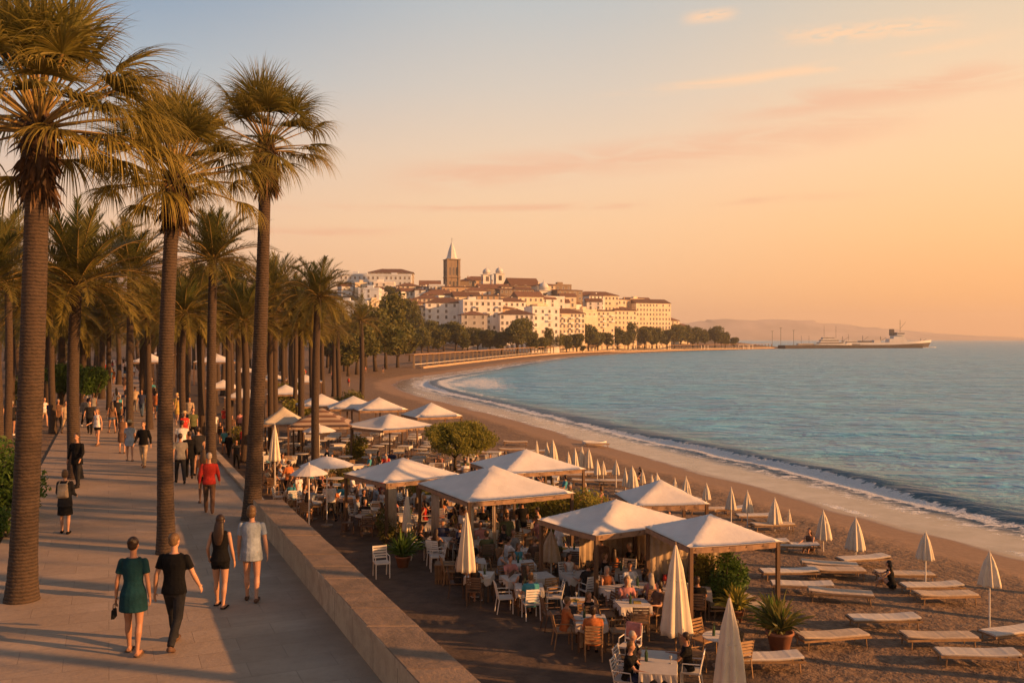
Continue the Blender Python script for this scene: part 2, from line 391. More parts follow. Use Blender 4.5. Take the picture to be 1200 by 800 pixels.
# promenade slab
m, n, l, b = mat('promenade_paving')
ge = n.new('ShaderNodeNewGeometry'); pos = ge.outputs['Position']
rt = n.new('ShaderNodeMapping'); rt.inputs['Rotation'].default_value = (0, 0, -math.atan(.43)); l.new(pos, rt.inputs['Vector'])
br = n.new('ShaderNodeTexBrick'); br.offset = .5; l.new(rt.outputs[0], br.inputs['Vector'])
for k, v in (('Scale', 1.0), ('Mortar Size', .006), ('Mortar Smooth', .2), ('Brick Width', 1.3), ('Row Height', .65)): br.inputs[k].default_value = v
br.inputs['Color1'].default_value = (.37, .275, .195, 1); br.inputs['Color2'].default_value = (.44, .33, .235, 1); br.inputs['Mortar'].default_value = (.28, .21, .15, 1)
a1 = noise(n, l, pos, .5, 5, .6); a2 = noise(n, l, pos, 7, 5, .7); a3 = noise(n, l, rt.outputs[0], .9, 4, .6, (.25, 2.2, 1))
c = mixc(n, l, mathn(n, l, 'MULTIPLY', mrange(n, l, a1, .3, .7), .55), br.outputs['Color'], (.27, .20, .145))
c = mixc(n, l, mathn(n, l, 'MULTIPLY', mrange(n, l, a2, .45, .8), .35), c, (.20, .148, .11))
c = mixc(n, l, mathn(n, l, 'MULTIPLY', mrange(n, l, a3, .5, .75), .35), c, (.22, .165, .125))
l.new(c, b.inputs['Base Color']); l.new(mrange(n, l, a1, .3, .7, .55, .8), b.inputs['Roughness']); b.inputs['Specular IOR Level'].default_value = .3
bp = n.new('ShaderNodeBump'); bp.inputs['Distance'].default_value = .012; l.new(mathn(n, l, 'ADD', a2, mathn(n, l, 'MULTIPLY', br.outputs['Fac'], -.5)), bp.inputs['Height']); l.new(bp.outputs[0], b.inputs['Normal'])
M['paving'] = m
PEND = 224
def strip(name, xa, xb, y0, y1, z0, z1, m, kind=None, seg=40):
    w = MB(); ysl = [y0+(y1-y0)*i/seg for i in range(seg+1)]
    vs = []; fs = []
    for y in ysl: vs += [(xa(y), y, z0), (xb(y), y, z0), (xb(y), y, z1), (xa(y), y, z1)]
    for i in range(seg):
        a = i*4; b_ = a+4
        fs += [(a, a+1, b_+1, b_), (a+1, a+2, b_+2, b_+1), (a+2, a+3, b_+3, b_+2), (a+3, a, b_, b_+3)]
    fs += [(3, 2, 1, 0), (seg*4, seg*4+1, seg*4+2, seg*4+3)]
    w.add(vs, fs); o = w.build(name, m)
    return tag(o, kind=kind) if kind else o
strip('promenade', LEFT, OUTER, 1.0, PEND, -3.3, 0, M['paving'], 'structure')
# garden ground left of the promenade
w = MB(); vs = []; fs = []
for i, y in enumerate(np.linspace(1, PEND, 60)):
    for x in (LEFT(y)-.004, LEFT(y)-3, LEFT(y)-12, LEFT(y)-60, LEFT(y)-500):
        vs.append((x, y, -.05+.06*random.random()*(x < LEFT(y)-1)))
for i in range(59):
    for j in range(4): a = i*5+j; fs.append((a, a+5, a+6, a+1))
w.add(vs, fs); tag(w.build('garden_ground', M['soil'], smooth=True), kind='structure')

# low wall with coping blocks
m, n, l, b = mat('sandstone_wall')
ge = n.new('ShaderNodeNewGeometry'); pos = ge.outputs['Position']
rt = n.new('ShaderNodeMapping'); rt.inputs['Rotation'].default_value = (0, 0, math.atan(.43)); l.new(pos, rt.inputs['Vector'])
sx = n.new('ShaderNodeSeparateXYZ'); l.new(rt.outputs[0], sx.inputs[0])
cb = n.new('ShaderNodeCombineXYZ'); l.new(sx.outputs['Y'], cb.inputs[0]); l.new(sx.outputs['Z'], cb.inputs[1])
br = n.new('ShaderNodeTexBrick'); l.new(cb.outputs[0], br.inputs['Vector'])
for k, v in (('Scale', 1.0), ('Mortar Size', .010), ('Mortar Smooth', .3), ('Brick Width', .9), ('Row Height', .62)): br.inputs[k].default_value = v
br.inputs['Color1'].default_value = (.42, .30, .19, 1); br.inputs['Color2'].default_value = (.56, .42, .28, 1); br.inputs['Mortar'].default_value = (.16, .11, .07, 1)
a1 = noise(n, l, pos, 2.2, 6, .7); a2 = noise(n, l, pos, 14, 5, .7)
c = mixc(n, l, mathn(n, l, 'MULTIPLY', mrange(n, l, a1, .35, .7), .7), br.outputs['Color'], (.30, .20, .13)); c = mixc(n, l, mathn(n, l, 'MULTIPLY', mrange(n, l, a2, .5, .8), .5), c, (.22, .15, .10))
l.new(c, b.inputs['Base Color']); b.inputs['Roughness'].default_value = .85
bp = n.new('ShaderNodeBump'); bp.inputs['Distance'].default_value = .02; l.new(mathn(n, l, 'ADD', a2, mathn(n, l, 'MULTIPLY', a1, 1.5)), bp.inputs['Height']); l.new(bp.outputs[0], b.inputs['Normal'])
M['stone'] = m
wroot = empty('promenade_wall', (INNER(14)+.4, 14, 0), label='low sandstone wall with a broad flat top along the seaward edge of the promenade', cat='wall')
def shift(o, root): o.parent = root; o.location = -Vector(root.location); return o
shift(strip('wall_body', lambda y: INNER(y)+.03, lambda y: OUTER(y)-.02, 2, 25.6, -.02, .50, M['stone'], seg=20), wroot)
yy = 2.0; cop = MB()
while yy < 25.55:
    y2 = min(yy+.95, 25.62); a, b_ = yy+.007, y2-.007; z = .62+random.uniform(-.008, .008)
    e = .012
    vs = [(INNER(a), a, .50), (OUTER(a), a, .50), (OUTER(b_), b_, .50), (INNER(b_), b_, .50), (INNER(a), a, z-e), (OUTER(a), a, z-e), (OUTER(b_), b_, z-e), (INNER(b_), b_, z-e),
          (INNER(a)+e, a+e, z), (OUTER(a)-e, a+e, z), (OUTER(b_)-e, b_-e, z), (INNER(b_)+e, b_-e, z)]
    cop.add(vs, [(3, 2, 1, 0), (0, 1, 5, 4), (1, 2, 6, 5), (2, 3, 7, 6), (3, 0, 4, 7), (4, 5, 9, 8), (5, 6, 10, 9), (6, 7, 11, 10), (7, 4, 8, 11), (8, 9, 10, 11)])
    yy = y2
shift(cop.build('coping', M['stone']), wroot)
tag(strip('kerb', lambda y: OUTER(y)-.3, lambda y: OUTER(y)+.02, 25.75, 120, -.1, .10, M['stone'], seg=30), kind='structure')

# far mountains
def ridge(name, pts, thick, seed):
    w = MB(); vs = []; fs = []
    for i, (x, y, hh) in enumerate(pts):
        for j, (k, q) in enumerate(((-1, 0), (-.5, .45), (-.15, .85), (0, 1), (.3, .7), (1, 0))):
            vs.append((x+random.uniform(-40, 40)*q, y+k*thick, SEA-3+q*hh*(1+random.uniform(-.05, .05))))
    for i in range(len(pts)-1):
        for j in range(5): a = i*6+j; fs.append((a, a+6, a+7, a+1))
    w.add(vs, fs); return tag(w.build(name, M['hillm'], smooth=True), kind='structure')
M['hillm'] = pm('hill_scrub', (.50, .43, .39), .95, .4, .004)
def rp(px, py, d): return ((px-600)*d/F, d, CZ-SEA+(HOR-py)*d/F)
pr = [(780, 372), (800, 368), (830, 364), (860, 361), (890, 362), (920, 362), (950, 364), (985, 370), (1010, 374), (1040, 378), (1075, 383), (1110, 388), (1150, 391), (1200, 394), (1240, 396.6)]
xs = np.linspace(780, 1240, 60)
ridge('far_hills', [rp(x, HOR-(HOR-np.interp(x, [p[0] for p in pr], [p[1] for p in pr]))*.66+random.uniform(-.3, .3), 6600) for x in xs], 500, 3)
pl = [(-300, 370), (-100, 350), (60, 335), (120, 318), (165, 303), (190, 298), (215, 306), (250, 318), (300, 335), (400, 350), (520, 365), (640, 378), (760, 386), (800, 396)]
xs = np.linspace(-300, 800, 90)
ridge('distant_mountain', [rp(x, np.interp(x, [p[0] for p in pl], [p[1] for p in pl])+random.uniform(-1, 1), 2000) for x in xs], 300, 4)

# ---------------------------------------------------------------- light and sky
SAZ = R(106); SEL = R(14)          # azimuth from +Y towards +X
sd = Vector((math.sin(SAZ)*math.cos(SEL), math.cos(SAZ)*math.cos(SEL), math.sin(SEL)))
sl = bpy.data.lights.new('sun', 'SUN'); sl.energy = 5.0; sl.angle = R(.6); sl.color = (1.0, .44, .14)
so = bpy.data.objects.new('sun', sl); COL.objects.link(so); so.rotation_euler = sd.to_track_quat('Z', 'Y').to_euler()
W = bpy.data.worlds.new('World'); S.world = W; W.use_nodes = True
n = W.node_tree.nodes; l = W.node_tree.links; n.clear()
out = n.new('ShaderNodeOutputWorld')
tc = n.new('ShaderNodeTexCoord'); nm = n.new('ShaderNodeVectorMath'); nm.operation = 'NORMALIZE'; l.new(tc.outputs['Generated'], nm.inputs[0])
sx = n.new('ShaderNodeSeparateXYZ'); l.new(nm.outputs[0], sx.inputs[0]); dx, dy, dz = sx.outputs
el = mathn(n, l, 'MULTIPLY', mathn(n, l, 'ARCSINE', dz), 180/math.pi)
az = mathn(n, l, 'MULTIPLY', mathn(n, l, 'ARCTAN2', dx, dy), 180/math.pi)
def ramp(stops):
    r = n.new('ShaderNodeValToRGB'); l.new(mathn(n, l, 'DIVIDE', el, 90, clamp=True), r.inputs['Fac']); e = r.color_ramp.elements
    r.color_ramp.interpolation = 'LINEAR'
    for i, (p, c) in enumerate(stops):
        q = e[i] if i < 2 else e.new(p/90)
        q.position = p/90; q.color = lin(*c)
    return r.outputs[0]
L_ = ramp([(0, (226, 170, 132)), (3, (238, 184, 146)), (7, (232, 192, 160)), (11, (205, 186, 172)), (15, (158, 174, 186)), (19.5, (116, 146, 174)), (32, (98, 124, 150)), (60, (58, 72, 94)), (90, (48, 62, 84))])
C_ = ramp([(0, (238, 178, 134)), (3, (250, 194, 144)), (7, (246, 202, 158)), (11, (232, 202, 172)), (15, (208, 196, 182)), (19.5, (182, 186, 186)), (32, (112, 132, 150)), (60, (62, 74, 94)), (90, (48, 62, 84))])
R_ = ramp([(0, (250, 172, 112)), (2.2, (255, 182, 112)), (6, (255, 196, 134)), (10, (255, 204, 154)), (15, (236, 204, 168)), (19.5, (212, 196, 172)), (32, (132, 140, 148)), (60, (66, 76, 94)), (90, (48, 62, 84))])
g1 = mixc(n, l, mrange(n, l, az, -28, 2), L_, C_); g1 = mixc(n, l, mrange(n, l, az, 0, 29), g1, R_)
# thin clouds, laid out by azimuth and elevation
cv = n.new('ShaderNodeCombineXYZ'); l.new(az, cv.inputs[0]); l.new(el, cv.inputs[1])
cn = noise(n, l, cv.outputs[0], .55, 5, .6, (.28, 1.7, 1), .8); cn2 = noise(n, l, cv.outputs[0], 1.6, 4, .6, (.5, 2.2, 1), .5)
def band(a0, a1, e0, slope, wid, soft=3, lo=.40, hi=.62, nn=None):
    d = mathn(n, l, 'SUBTRACT', el, mathn(n, l, 'MULTIPLY_ADD', mathn(n, l, 'SUBTRACT', az, a0), slope, e0))
    d = mathn(n, l, 'DIVIDE', mathn(n, l, 'ABSOLUTE', d), wid)
    g = mrange(n, l, d, 0, 1, 1, 0)
    wdw = mathn(n, l, 'MULTIPLY', mrange(n, l, az, a0-soft, a0+soft), mrange(n, l, az, a1-soft, a1+soft, 1, 0))
    k = mathn(n, l, 'MULTIPLY', g, wdw)
    return mathn(n, l, 'MULTIPLY', k, mrange(n, l, nn or cn, lo, hi))
c1 = band(-6, 22, 9.7, .085, 1.5, 4, .28, .58); c1b = band(14, 29, 13.2, .06, 1.3, 4, .36, .6); c2 = band(8, 26, 14.6, .07, .5, 4, .38, .6)
c3 = band(-12, 18, 7.8, .012, .35, 6, .35, .6); c4 = band(16.5, 25, 17.1, -.02, .75, 2, .36, .56, cn2); c5 = band(10.6, 13.2, 18.5, .05, .55, .8, .3, .5, cn2); c6 = band(-30, -8, 5.6, .04, .5, 4)
dark = mathn(n, l, 'MAXIMUM', mathn(n, l, 'MAXIMUM', c1, c1b), mathn(n, l, 'MAXIMUM', c3, c6)); lite = mathn(n, l, 'MAXIMUM', mathn(n, l, 'MAXIMUM', c4, c5), c2)
g2 = mixc(n, l, mathn(n, l, 'MULTIPLY', dark, .50), g1, lin(234, 168, 134)); g2 = mixc(n, l, mathn(n, l, 'MULTIPLY', lite, .7), g2, lin(255, 205, 160))
bgA = n.new('ShaderNodeBackground'); l.new(g2, bgA.inputs[0]); bgA.inputs[1].default_value = .69
sk = n.new('ShaderNodeTexSky'); sk.sky_type = 'NISHITA'; sk.sun_disc = False; sk.sun_elevation = SEL; sk.sun_rotation = SAZ; sk.air_density = 1.6; sk.dust_density = 4; sk.ozone_density = 1.5
bgB = n.new('ShaderNodeBackground'); l.new(sk.outputs[0], bgB.inputs[0]); bgB.inputs[1].default_value = .07
ms = n.new('ShaderNodeMixShader'); ms.inputs[0].default_value = .12; l.new(bgA.outputs[0], ms.inputs[1]); l.new(bgB.outputs[0], ms.inputs[2]); l.new(ms.outputs[0], out.inputs[0])

cam = bpy.data.cameras.new('camera'); cam.lens = 36*F/1200; cam.sensor_width = 36; cam.clip_end = 30000; cam.clip_start = .1
co = bpy.data.objects.new('camera', cam); COL.objects.link(co); co.location = (0, 0, CZ); co.rotation_euler = (R(90)-math.atan(3/F), 0, 0); S.camera = co
S.view_settings.view_transform = 'Standard'; S.view_settings.look = 'None'; S.view_settings.gamma = 1; S.view_settings.exposure = .85
S.render.engine = 'CYCLES'; S.cycles.use_denoising = True; S.cycles.max_bounces = 6; S.cycles.diffuse_bounces = 3; S.cycles.transparent_max_bounces = 6; S.cycles.volume_bounces = 0
S.cycles.caustics_reflective = False; S.cycles.caustics_refractive = False; S.cycles.sample_clamp_indirect = 5

# air
HAZE = True
if HAZE:
    hb = MB(); hb.box((0, 3650, 96), (18500, 7700, 216)); 
    o = hb.build('haze', []); m = bpy.data.materials.new('haze_air'); m.use_nodes = True; q = m.node_tree.nodes; q.remove(q['Principled BSDF'])
    pv = q.new('ShaderNodeVolumePrincipled'); pv.inputs['Color'].default_value = (.93, .88, .86, 1); pv.inputs['Density'].default_value = .00016; pv.inputs['Anisotropy'].default_value = .2
    m.node_tree.links.new(pv.outputs[0], q['Material Output'].inputs['Volume']); o.data.materials.append(m); tag(o, kind='stuff')
# ---------------------------------------------------------------- palms
def unit(v): return v/np.maximum(np.linalg.norm(v, axis=-1, keepdims=True), 1e-9)
def ribbons(start, dir0, length, width, nseg, grav, side, twist=0.0, wprof=None):
    """many drooping strips at once. start, dir0, side: (n,3); length, width: (n,)"""
    n = len(start); p = start.copy(); d = dir0.copy(); rows = []
    g = np.array([0, 0, -1.0])
    for i in range(nseg+1):
        t = i/nseg; w = (wprof(t) if wprof else (1-t)**.6*.9+.1*(i < nseg))*width
        rows.append(np.stack([p-side*w[:, None]/2, p+side*w[:, None]/2], 1))
        p = p+d*(length/nseg)[:, None]; d = unit(d+g*(grav*(0.4+t))[:, None])
    A = np.stack(rows, 1)             # n, nseg+1, 2, 3
    V = A.reshape(-1, 3); base = np.arange(n)[:, None]*(nseg+1)*2+np.arange(nseg)[None]*2; base = base.ravel()
    Fc = np.stack([base, base+1, base+3, base+2], 1)
    return V, Fc
def np_mesh(name, parts, m, smooth=False):
    vs = []; fs = []; ts = []; o = 0
    for V, Fc, t in parts:
        vs.append(V); fs.append(Fc+o); ts.append(np.broadcast_to(t, (len(V),)) if np.ndim(t) == 0 else t); o += len(V)
    V = np.concatenate(vs).astype(np.float32); Fc = np.concatenate(fs).astype(np.int32); T = np.concatenate(ts).astype(np.float32)
    me = bpy.data.meshes.new(name); me.vertices.add(len(V)); me.vertices.foreach_set('co', V.ravel()); me.loops.add(Fc.size); me.loops.foreach_set('vertex_index', Fc.ravel())
    me.polygons.add(len(Fc)); me.polygons.foreach_set('loop_start', np.arange(0, Fc.size, 4, dtype=np.int32)); me.update(calc_edges=True)
    a = me.attributes.new('tint', 'FLOAT', 'POINT'); a.data.foreach_set('value', T); me.materials.append(m); return me
def basis(d):
    d = unit(np.asarray(d, float)); up = np.array([0, 0, 1.0]); s = np.cross(d, up); s = s/ max(np.linalg.norm(s), 1e-6); u = np.cross(s, d); return d, s, u

def fan_crown(name, Rr=2.3, nf=58, nseg=44, seed=1, hang=.5):
    """fan-leaved crown: long thin petioles from the heart, each with a drooping fan of thin strips"""
    rs = np.random.RandomState(seed); leaf = []; pet = []
    for k in range(nf):
        q = (k+.5)/nf; phi = k*2.399963+rs.uniform(-.25, .25)
        th = R(84-92*q**1.0)+rs.uniform(-.12, .12)              # young ones upright, old ones hanging
        d = np.array([math.cos(th)*math.cos(phi), math.cos(th)*math.sin(phi), math.sin(th)])
        Lp = Rr*rs.uniform(.50, .66)*(.72+.5*min(q, .56))
        pts = [np.zeros(3)+np.array([0, 0, -.25*q])+d*.06]; dd = d.copy()
        for i in range(5):
            pts.append(pts[-1]+dd*Lp/5); dd = unit(dd+np.array([0, 0, -1])*(.02+.03*q))
        mb = MB(); mb.tube(pts, [.032, .028, .024, .02, .017, .014], n=4, cap=False)
        pet.append((np.array([tuple(v) for v in mb.v]), np.array(mb.f), .3+.5*rs.rand()))
        h = pts[-1]; d1, s1, u1 = basis(dd)
        roll = rs.uniform(-.35, .35); s2 = s1*math.cos(roll)+u1*math.sin(roll)
        al = np.linspace(-1, 1, nseg)*R(rs.uniform(70, 98)); al += rs.uniform(-.04, .04, nseg)
        e = np.cos(al)[:, None]*d1+np.sin(al)[:, None]*s2+u1*(.18*np.cos(al))[:, None]
        e = unit(e+rs.normal(0, .03, e.shape))
        Ls = Rr*rs.uniform(.40, .62)*(1-.28*(np.abs(al)/1.9)**2)*rs.uniform(.72, 1.14, nseg)
        droop = (.07+hang*(.06+1.0*q))*rs.uniform(.85, 1.25, nseg)*rs.uniform(.8, 1.25)
        V, Fc = ribbons(np.repeat(h[None], nseg, 0), e, Ls, np.full(nseg, .042*Rr/2.3), 6, droop, unit(np.cross(e, u1+.3*rs.normal(0, 1, e.shape))), wprof=lambda t: .35+1.2*t if t < .3 else (1.02-t)*1.05)
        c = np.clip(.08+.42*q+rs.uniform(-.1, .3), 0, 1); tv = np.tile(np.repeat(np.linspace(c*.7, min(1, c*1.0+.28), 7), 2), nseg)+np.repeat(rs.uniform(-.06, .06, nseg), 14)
        leaf.append((V, Fc, np.clip(tv, 0, 1)))
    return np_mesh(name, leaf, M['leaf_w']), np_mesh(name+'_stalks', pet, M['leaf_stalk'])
M['leaf_stalk'] = leafmat('leaf_stalk', (.16, .12, .035), (.34, .22, .08), .1)
def skirt(name, L=1.9, r0=.26, r1=.34, n=420, seed=1):
    rs = np.random.RandomState(seed); ph = rs.uniform(0, 2*math.pi, n); z = -rs.uniform(0, 1, n)**.9*L*.72
    rr = r0+(r1-r0)*np.sin(np.clip(-z/L, 0, 1)*2.6)*.8
    st = np.stack([np.cos(ph)*rr*.75, np.sin(ph)*rr*.75, z+.1], 1)
    d = unit(np.stack([np.cos(ph)*rs.uniform(.1, .8, n), np.sin(ph)*rs.uniform(.1, .8, n), rs.uniform(-1.6, -.1, n)], 1))
    sd_ = unit(np.cross(d, rs.normal(0, 1, (n, 3)))); Lh = rs.uniform(.25, .6, n)
    V, Fc = ribbons(st, d, Lh, rs.uniform(.03, .11, n), 4, np.full(n, .45), sd_)
    t = np.repeat(rs.uniform(0, 1, n), 10); parts = [(V, Fc, t)]
    m = 26; ang = np.linspace(0, 2*math.pi, m, endpoint=False); rings = []
    for i in range(8):
        zz = -L*.8*i/7+.12; q = i/7; r_ = (r0*.7+.14*math.sin(q*2.8))*(1+.12*np.sin(ang*7+i)+rs.uniform(-.08, .08, m))
        rings.append(np.stack([np.cos(ang)*r_, np.sin(ang)*r_, np.full(m, zz)], 1))
    V = np.concatenate(rings); Fq = np.array([(i*m+k, i*m+(k+1) % m, (i+1)*m+(k+1) % m, (i+1)*m+k) for i in range(7) for k in range(m)])
    parts.append((V, Fq, rs.uniform(0, .6, len(V))))
    return np_mesh(name, parts, M['dead'])
def feather_crown(name, Rr=2.6, nf=46, nl=34, seed=1, up=0.0, arch=.16):
    rs = np.random.RandomState(seed); leaf = []; pet = []
    for k in range(nf):
        q = (k+.5)/nf; phi = k*2.399963+rs.uniform(-.2, .2)
        th = R(84-100*q**.85+up)+rs.uniform(-.1, .1)
        d = np.array([math.cos(th)*math.cos(phi), math.cos(th)*math.sin(phi), math.sin(th)])
        L = Rr*rs.uniform(.9, 1.12)*(.82+.25*math.sin(q*3)); ns = 9; pts = [d*.05]; dd = d.copy()
        for i in range(ns):
            pts.append(pts[-1]+dd*L/ns); dd = unit(dd+np.array([0, 0, -1])*arch*(.35+1.3*i/ns)*(.7+.6*q))
        P = np.array(pts); mb = MB(); mb.tube(pts, list(np.linspace(.035, .007, ns+1)), n=3, cap=False)
        pet.append((np.array([tuple(v) for v in mb.v]), np.array(mb.f), .2+.5*rs.rand()))
        tt = np.linspace(.13, .985, nl); idx = tt*ns; i0 = np.minimum(idx.astype(int), ns-1); fr = (idx-i0)[:, None]
        base = P[i0]*(1-fr)+P[i0+1]*fr; tan = unit(P[i0+1]-P[i0]); sidev = unit(np.cross(tan, np.array([0, 0, 1.0])+1e-3)); upv = np.cross(sidev, tan)
        for sg in (-1, 1):
            ang = (.95-.55*tt)[:, None]
            e = unit(tan*np.cos(ang)*1.0+sidev*sg*np.sin(ang)+upv*.28+rs.normal(0, .07, tan.shape))
            Ll = Rr*.27*np.sin(np.clip(tt*1.05+.12, 0, 1)*math.pi*.93)**.55*rs.uniform(.8, 1.15, nl)
            V, Fc = ribbons(base, e, Ll, np.full(nl, .036*Rr/2.6), 3, np.full(nl, .16+.2*q)*rs.uniform(.5, 1.6, nl), unit(np.cross(e, upv)), wprof=lambda t: (.6 if t < .05 else 1.0)*(1.03-t**1.5))
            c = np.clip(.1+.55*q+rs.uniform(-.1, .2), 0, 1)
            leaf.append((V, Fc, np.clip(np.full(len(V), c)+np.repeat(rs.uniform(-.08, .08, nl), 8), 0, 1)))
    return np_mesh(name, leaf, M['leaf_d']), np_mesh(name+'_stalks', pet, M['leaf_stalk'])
def trunk_mesh(name, base, top, r0, r1, bulge=1.35, rings=True, n=14, bend=.15, step=.075, seed=0):
    """tapering trunk from base to top (relative to the root), with leaf-scar rings"""
    rs = random.Random(seed); H = top[2]-base[2]; pts = []; rad = []; k = max(6, int(H/step))
    bx_ = rs.uniform(-bend, bend); by = rs.uniform(-bend, bend)
    for i in range(k+1):
        t = i/k; c = math.sin(t*math.pi)
        pts.append((base[0]+(top[0]-base[0])*t**1.3+bx_*c, base[1]+(top[1]-base[1])*t+by*c, base[2]+H*t))
        r = r0+(r1-r0)*t**.8; r *= 1+(bulge-1)*math.exp(-t*H/.55)
        if rings: r *= 1+(.014 if i % 2 else -.006)+rs.uniform(-.01, .01)
        rad.append(r)
    mb = MB(); mb.tube(pts, rad, n=n); return mb.mesh(name, M['trunk'], smooth=True)
FAN = [fan_crown('fronds_a', 2.4, 62, 62, 3, .48), fan_crown('fronds_b', 2.4, 52, 60, 8, .44), fan_crown('fronds_c', 2.4, 48, 60, 15, .40)]
SK = [skirt('skirt_a', 2.1, .22, .24, 560, 2), skirt('skirt_b', 1.7, .17, .21, 420, 5)]
FEA = [feather_crown('plume_a', 2.6, 62, 46, 4), feather_crown('plume_b', 2.6, 56, 42, 9, 4, .13), feather_crown('plume_c', 2.6, 52, 40, 12, -4, .19)]
FEL = [feather_crown('plume_far_a', 2.6, 34, 20, 21), feather_crown('plume_far_b', 2.6, 30, 18, 22, 4, .2), feather_crown('plume_far_c', 2.6, 32, 18, 23, -6, .14)]
for f_ in FEL:
    pass
palms = []
def palm(x, y, z0, hx, hy, hz, r0, r1, crown, scale, sk=None, label=None, group=None, name='palm_tree', rz=None, sks=1.0, n=14, bend=.12, step=.075):
    root = empty(name, (x, y, z0), 0, label, 'palm tree', group)
    top = (hx-x, hy-y, hz-z0)
    link('trunk', trunk_mesh('trunk', (0, 0, -.05), top, r0, r1, n=n, bend=bend, step=step, seed=int(abs(x*77+y*13))), root)
    rz = random.uniform(0, 6.28) if rz is None else rz
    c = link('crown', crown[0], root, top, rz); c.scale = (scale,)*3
    s2 = link('frond_stalks', crown[1], c)
    if sk is not None:
        s_ = link('dead_frond_skirt', sk, root, (top[0], top[1], top[2]), rz); s_.scale = (sks, sks, sks*1.0)
    palms.append(root); return root
def P(px, py, d): return ((px-600)*d/F, d, CZ+(HOR-py)*d/F)
# three tall fan palms in front
bx = at(25, 703, 0); t = P(46, 138, 17.9)
palm(bx.x, bx.y, 0, t[0], t[1], t[2], .245, .205, FAN[0], 1.22, SK[0], 'thick-trunked fan palm at the left edge, crown cut off by the top', None, 'fan_palm', .4, 1.0, 18)
bx = at(195, 648, 0); t = P(205, 205, 22)
palm(bx.x, bx.y, 0, t[0], t[1], t[2], .19, .155, FAN[1], .98, SK[1], 'slender fan palm in the middle of the promenade behind the man in black', None, 'fan_palm', 1.9, 1.0, 16)
t = P(312, 168, 25.3)
palm(-7.22, 26.05, 0, t[0], t[1], t[2], .235, .145, FAN[2], .92, SK[1], 'tallest slender fan palm at the end of the low wall, leaning slightly right', None, 'fan_palm', 4.1, 1.05, 16)
# feather palms of the middle distance: px of base, base d, level, heart px, py, radius px, trunk radius
mids = [(88, 33.7, 0, 90, 335, 92, .25, 0, 'broad feather palm with a full round crown on the left side of the promenade'),
        (247, 37.4, 0, 250, 305, 62, .22, 1, 'dark-trunked feather palm at the promenade edge, between the two slender fan palms'),
        (370, 54, -3, 373, 348, 50, .27, 2, 'feather palm rising alone behind the brown striped canopy'),
        (175, 52, 0, 173, 372, 46, .20, 1, 'small feather palm left of the middle fan palm, its crown below the others'),
        (152, 47, 0, 153, 322, 62, .20, 0, 'feather palm seen between the broad left palm and the middle fan palm'),
        (216, 45, 0, 216, 368, 46, .18, 2, 'low feather palm just right of the middle fan palm'),
        (318, 66, -3, 318, 348, 52, .24, 1, 'feather palm just right of the leaning fan palm trunk'),
        (-4, 30, 0, -12, 335, 80, .22, 0, 'feather palm cut off by the left edge, behind the thick-trunked palm'),
        (62, 50, 0, 60, 368, 52, .2, 2, 'feather palm with a low crown behind the thick-trunked palm'),
        (128, 66, 0, 128, 372, 46, .2, 1, 'feather palm whose crown shows low beside the broad left palm'),
        (8, 44, 0, 8, 300, 60, .2, 2, 'tall feather palm at the far left, seen left of the thick trunk'),
        (268, 74, -3, 268, 345, 44, .25, 0, 'feather palm behind the trunk of the leaning fan palm'),
        (345, 92, -3, 346, 352, 36, .24, 2, 'feather palm left of the lone palm behind the striped canopy'),
        (236, 62, 0, 233, 352, 46, .2, 1, 'feather palm half hidden by the dark-trunked edge palm')]
for i, (px, d, z0, hx, hy, rp_, tr, kind, lab) in enumerate(mids):
    t = P(hx, hy, d); sc = rp_*d/F/2.25
    palm((px-600)*d/F, d, z0, t[0], t[1], t[2], tr*.9, tr*.75, FEA[kind], sc, None, lab, None, 'feather_palm', random.uniform(0, 6), 1, 12)
# the palm wood further off
farp = []
def far_palm(px, d, z0, hy, rpx, k=None):
    t = P(px+random.uniform(-2, 2), hy, d); sc = rpx*d/F/2.2; k = random.randrange(3) if k is None else k
    x = (px-600)*d/F
    o = palm(x, d, z0, t[0], t[1], t[2], .17+.0012*d, .15+.001*d, FEL[k] if d > 70 else FEA[k], sc, None, None, 'palms of the far grove', 'feather_palm', None, 1, 8, .25, .3)
    farp.append(o)
cand = []
rr = random.Random(5)
for i in range(900):
    d = 58*(4.0)**rr.random(); px = rr.uniform(-20, 478)
    x = (px-600)*d/F
    inside = LEFT(d)+1 < x < OUTER(d)+.5
    if inside and rr.random() < .8: continue
    if d > 58 and x > OUTER(d) and px > 300 and d < 110 and rr.random() < .75: continue
    if float(coast([(x, d)])[0]) < 13: continue
    if px > 380 and d < 110: continue
    if any(abs(px-c[0]) < (9 if d < 100 else 5) and abs(d-c[1]) < 22 for c in cand): continue
    if any((x-(c[0]-600)*c[1]/F)**2+(d-c[1])**2 < 9 for c in cand): continue
    cand.append((px, d))
    if len(cand) >= 118: break
for px, d in cand:
    x = (px-600)*d/F
    z0 = -.05 if x < OUTER(d) and d < PEND else gz(x, d)
    hy = 384+rr.uniform(-16, 10) if d > 90 else 374+rr.uniform(-16, 12)
    if px > 300: hy = 378+rr.uniform(-14, 14)
    if px > 400: hy = 376+rr.uniform(-12, 12)
    hz = CZ+(HOR-hy)*d/F
    far_palm(px, d, z0, hy, 2.6*F/d*rr.uniform(.9, 1.2)*(1.25 if d > 120 else 1.1))
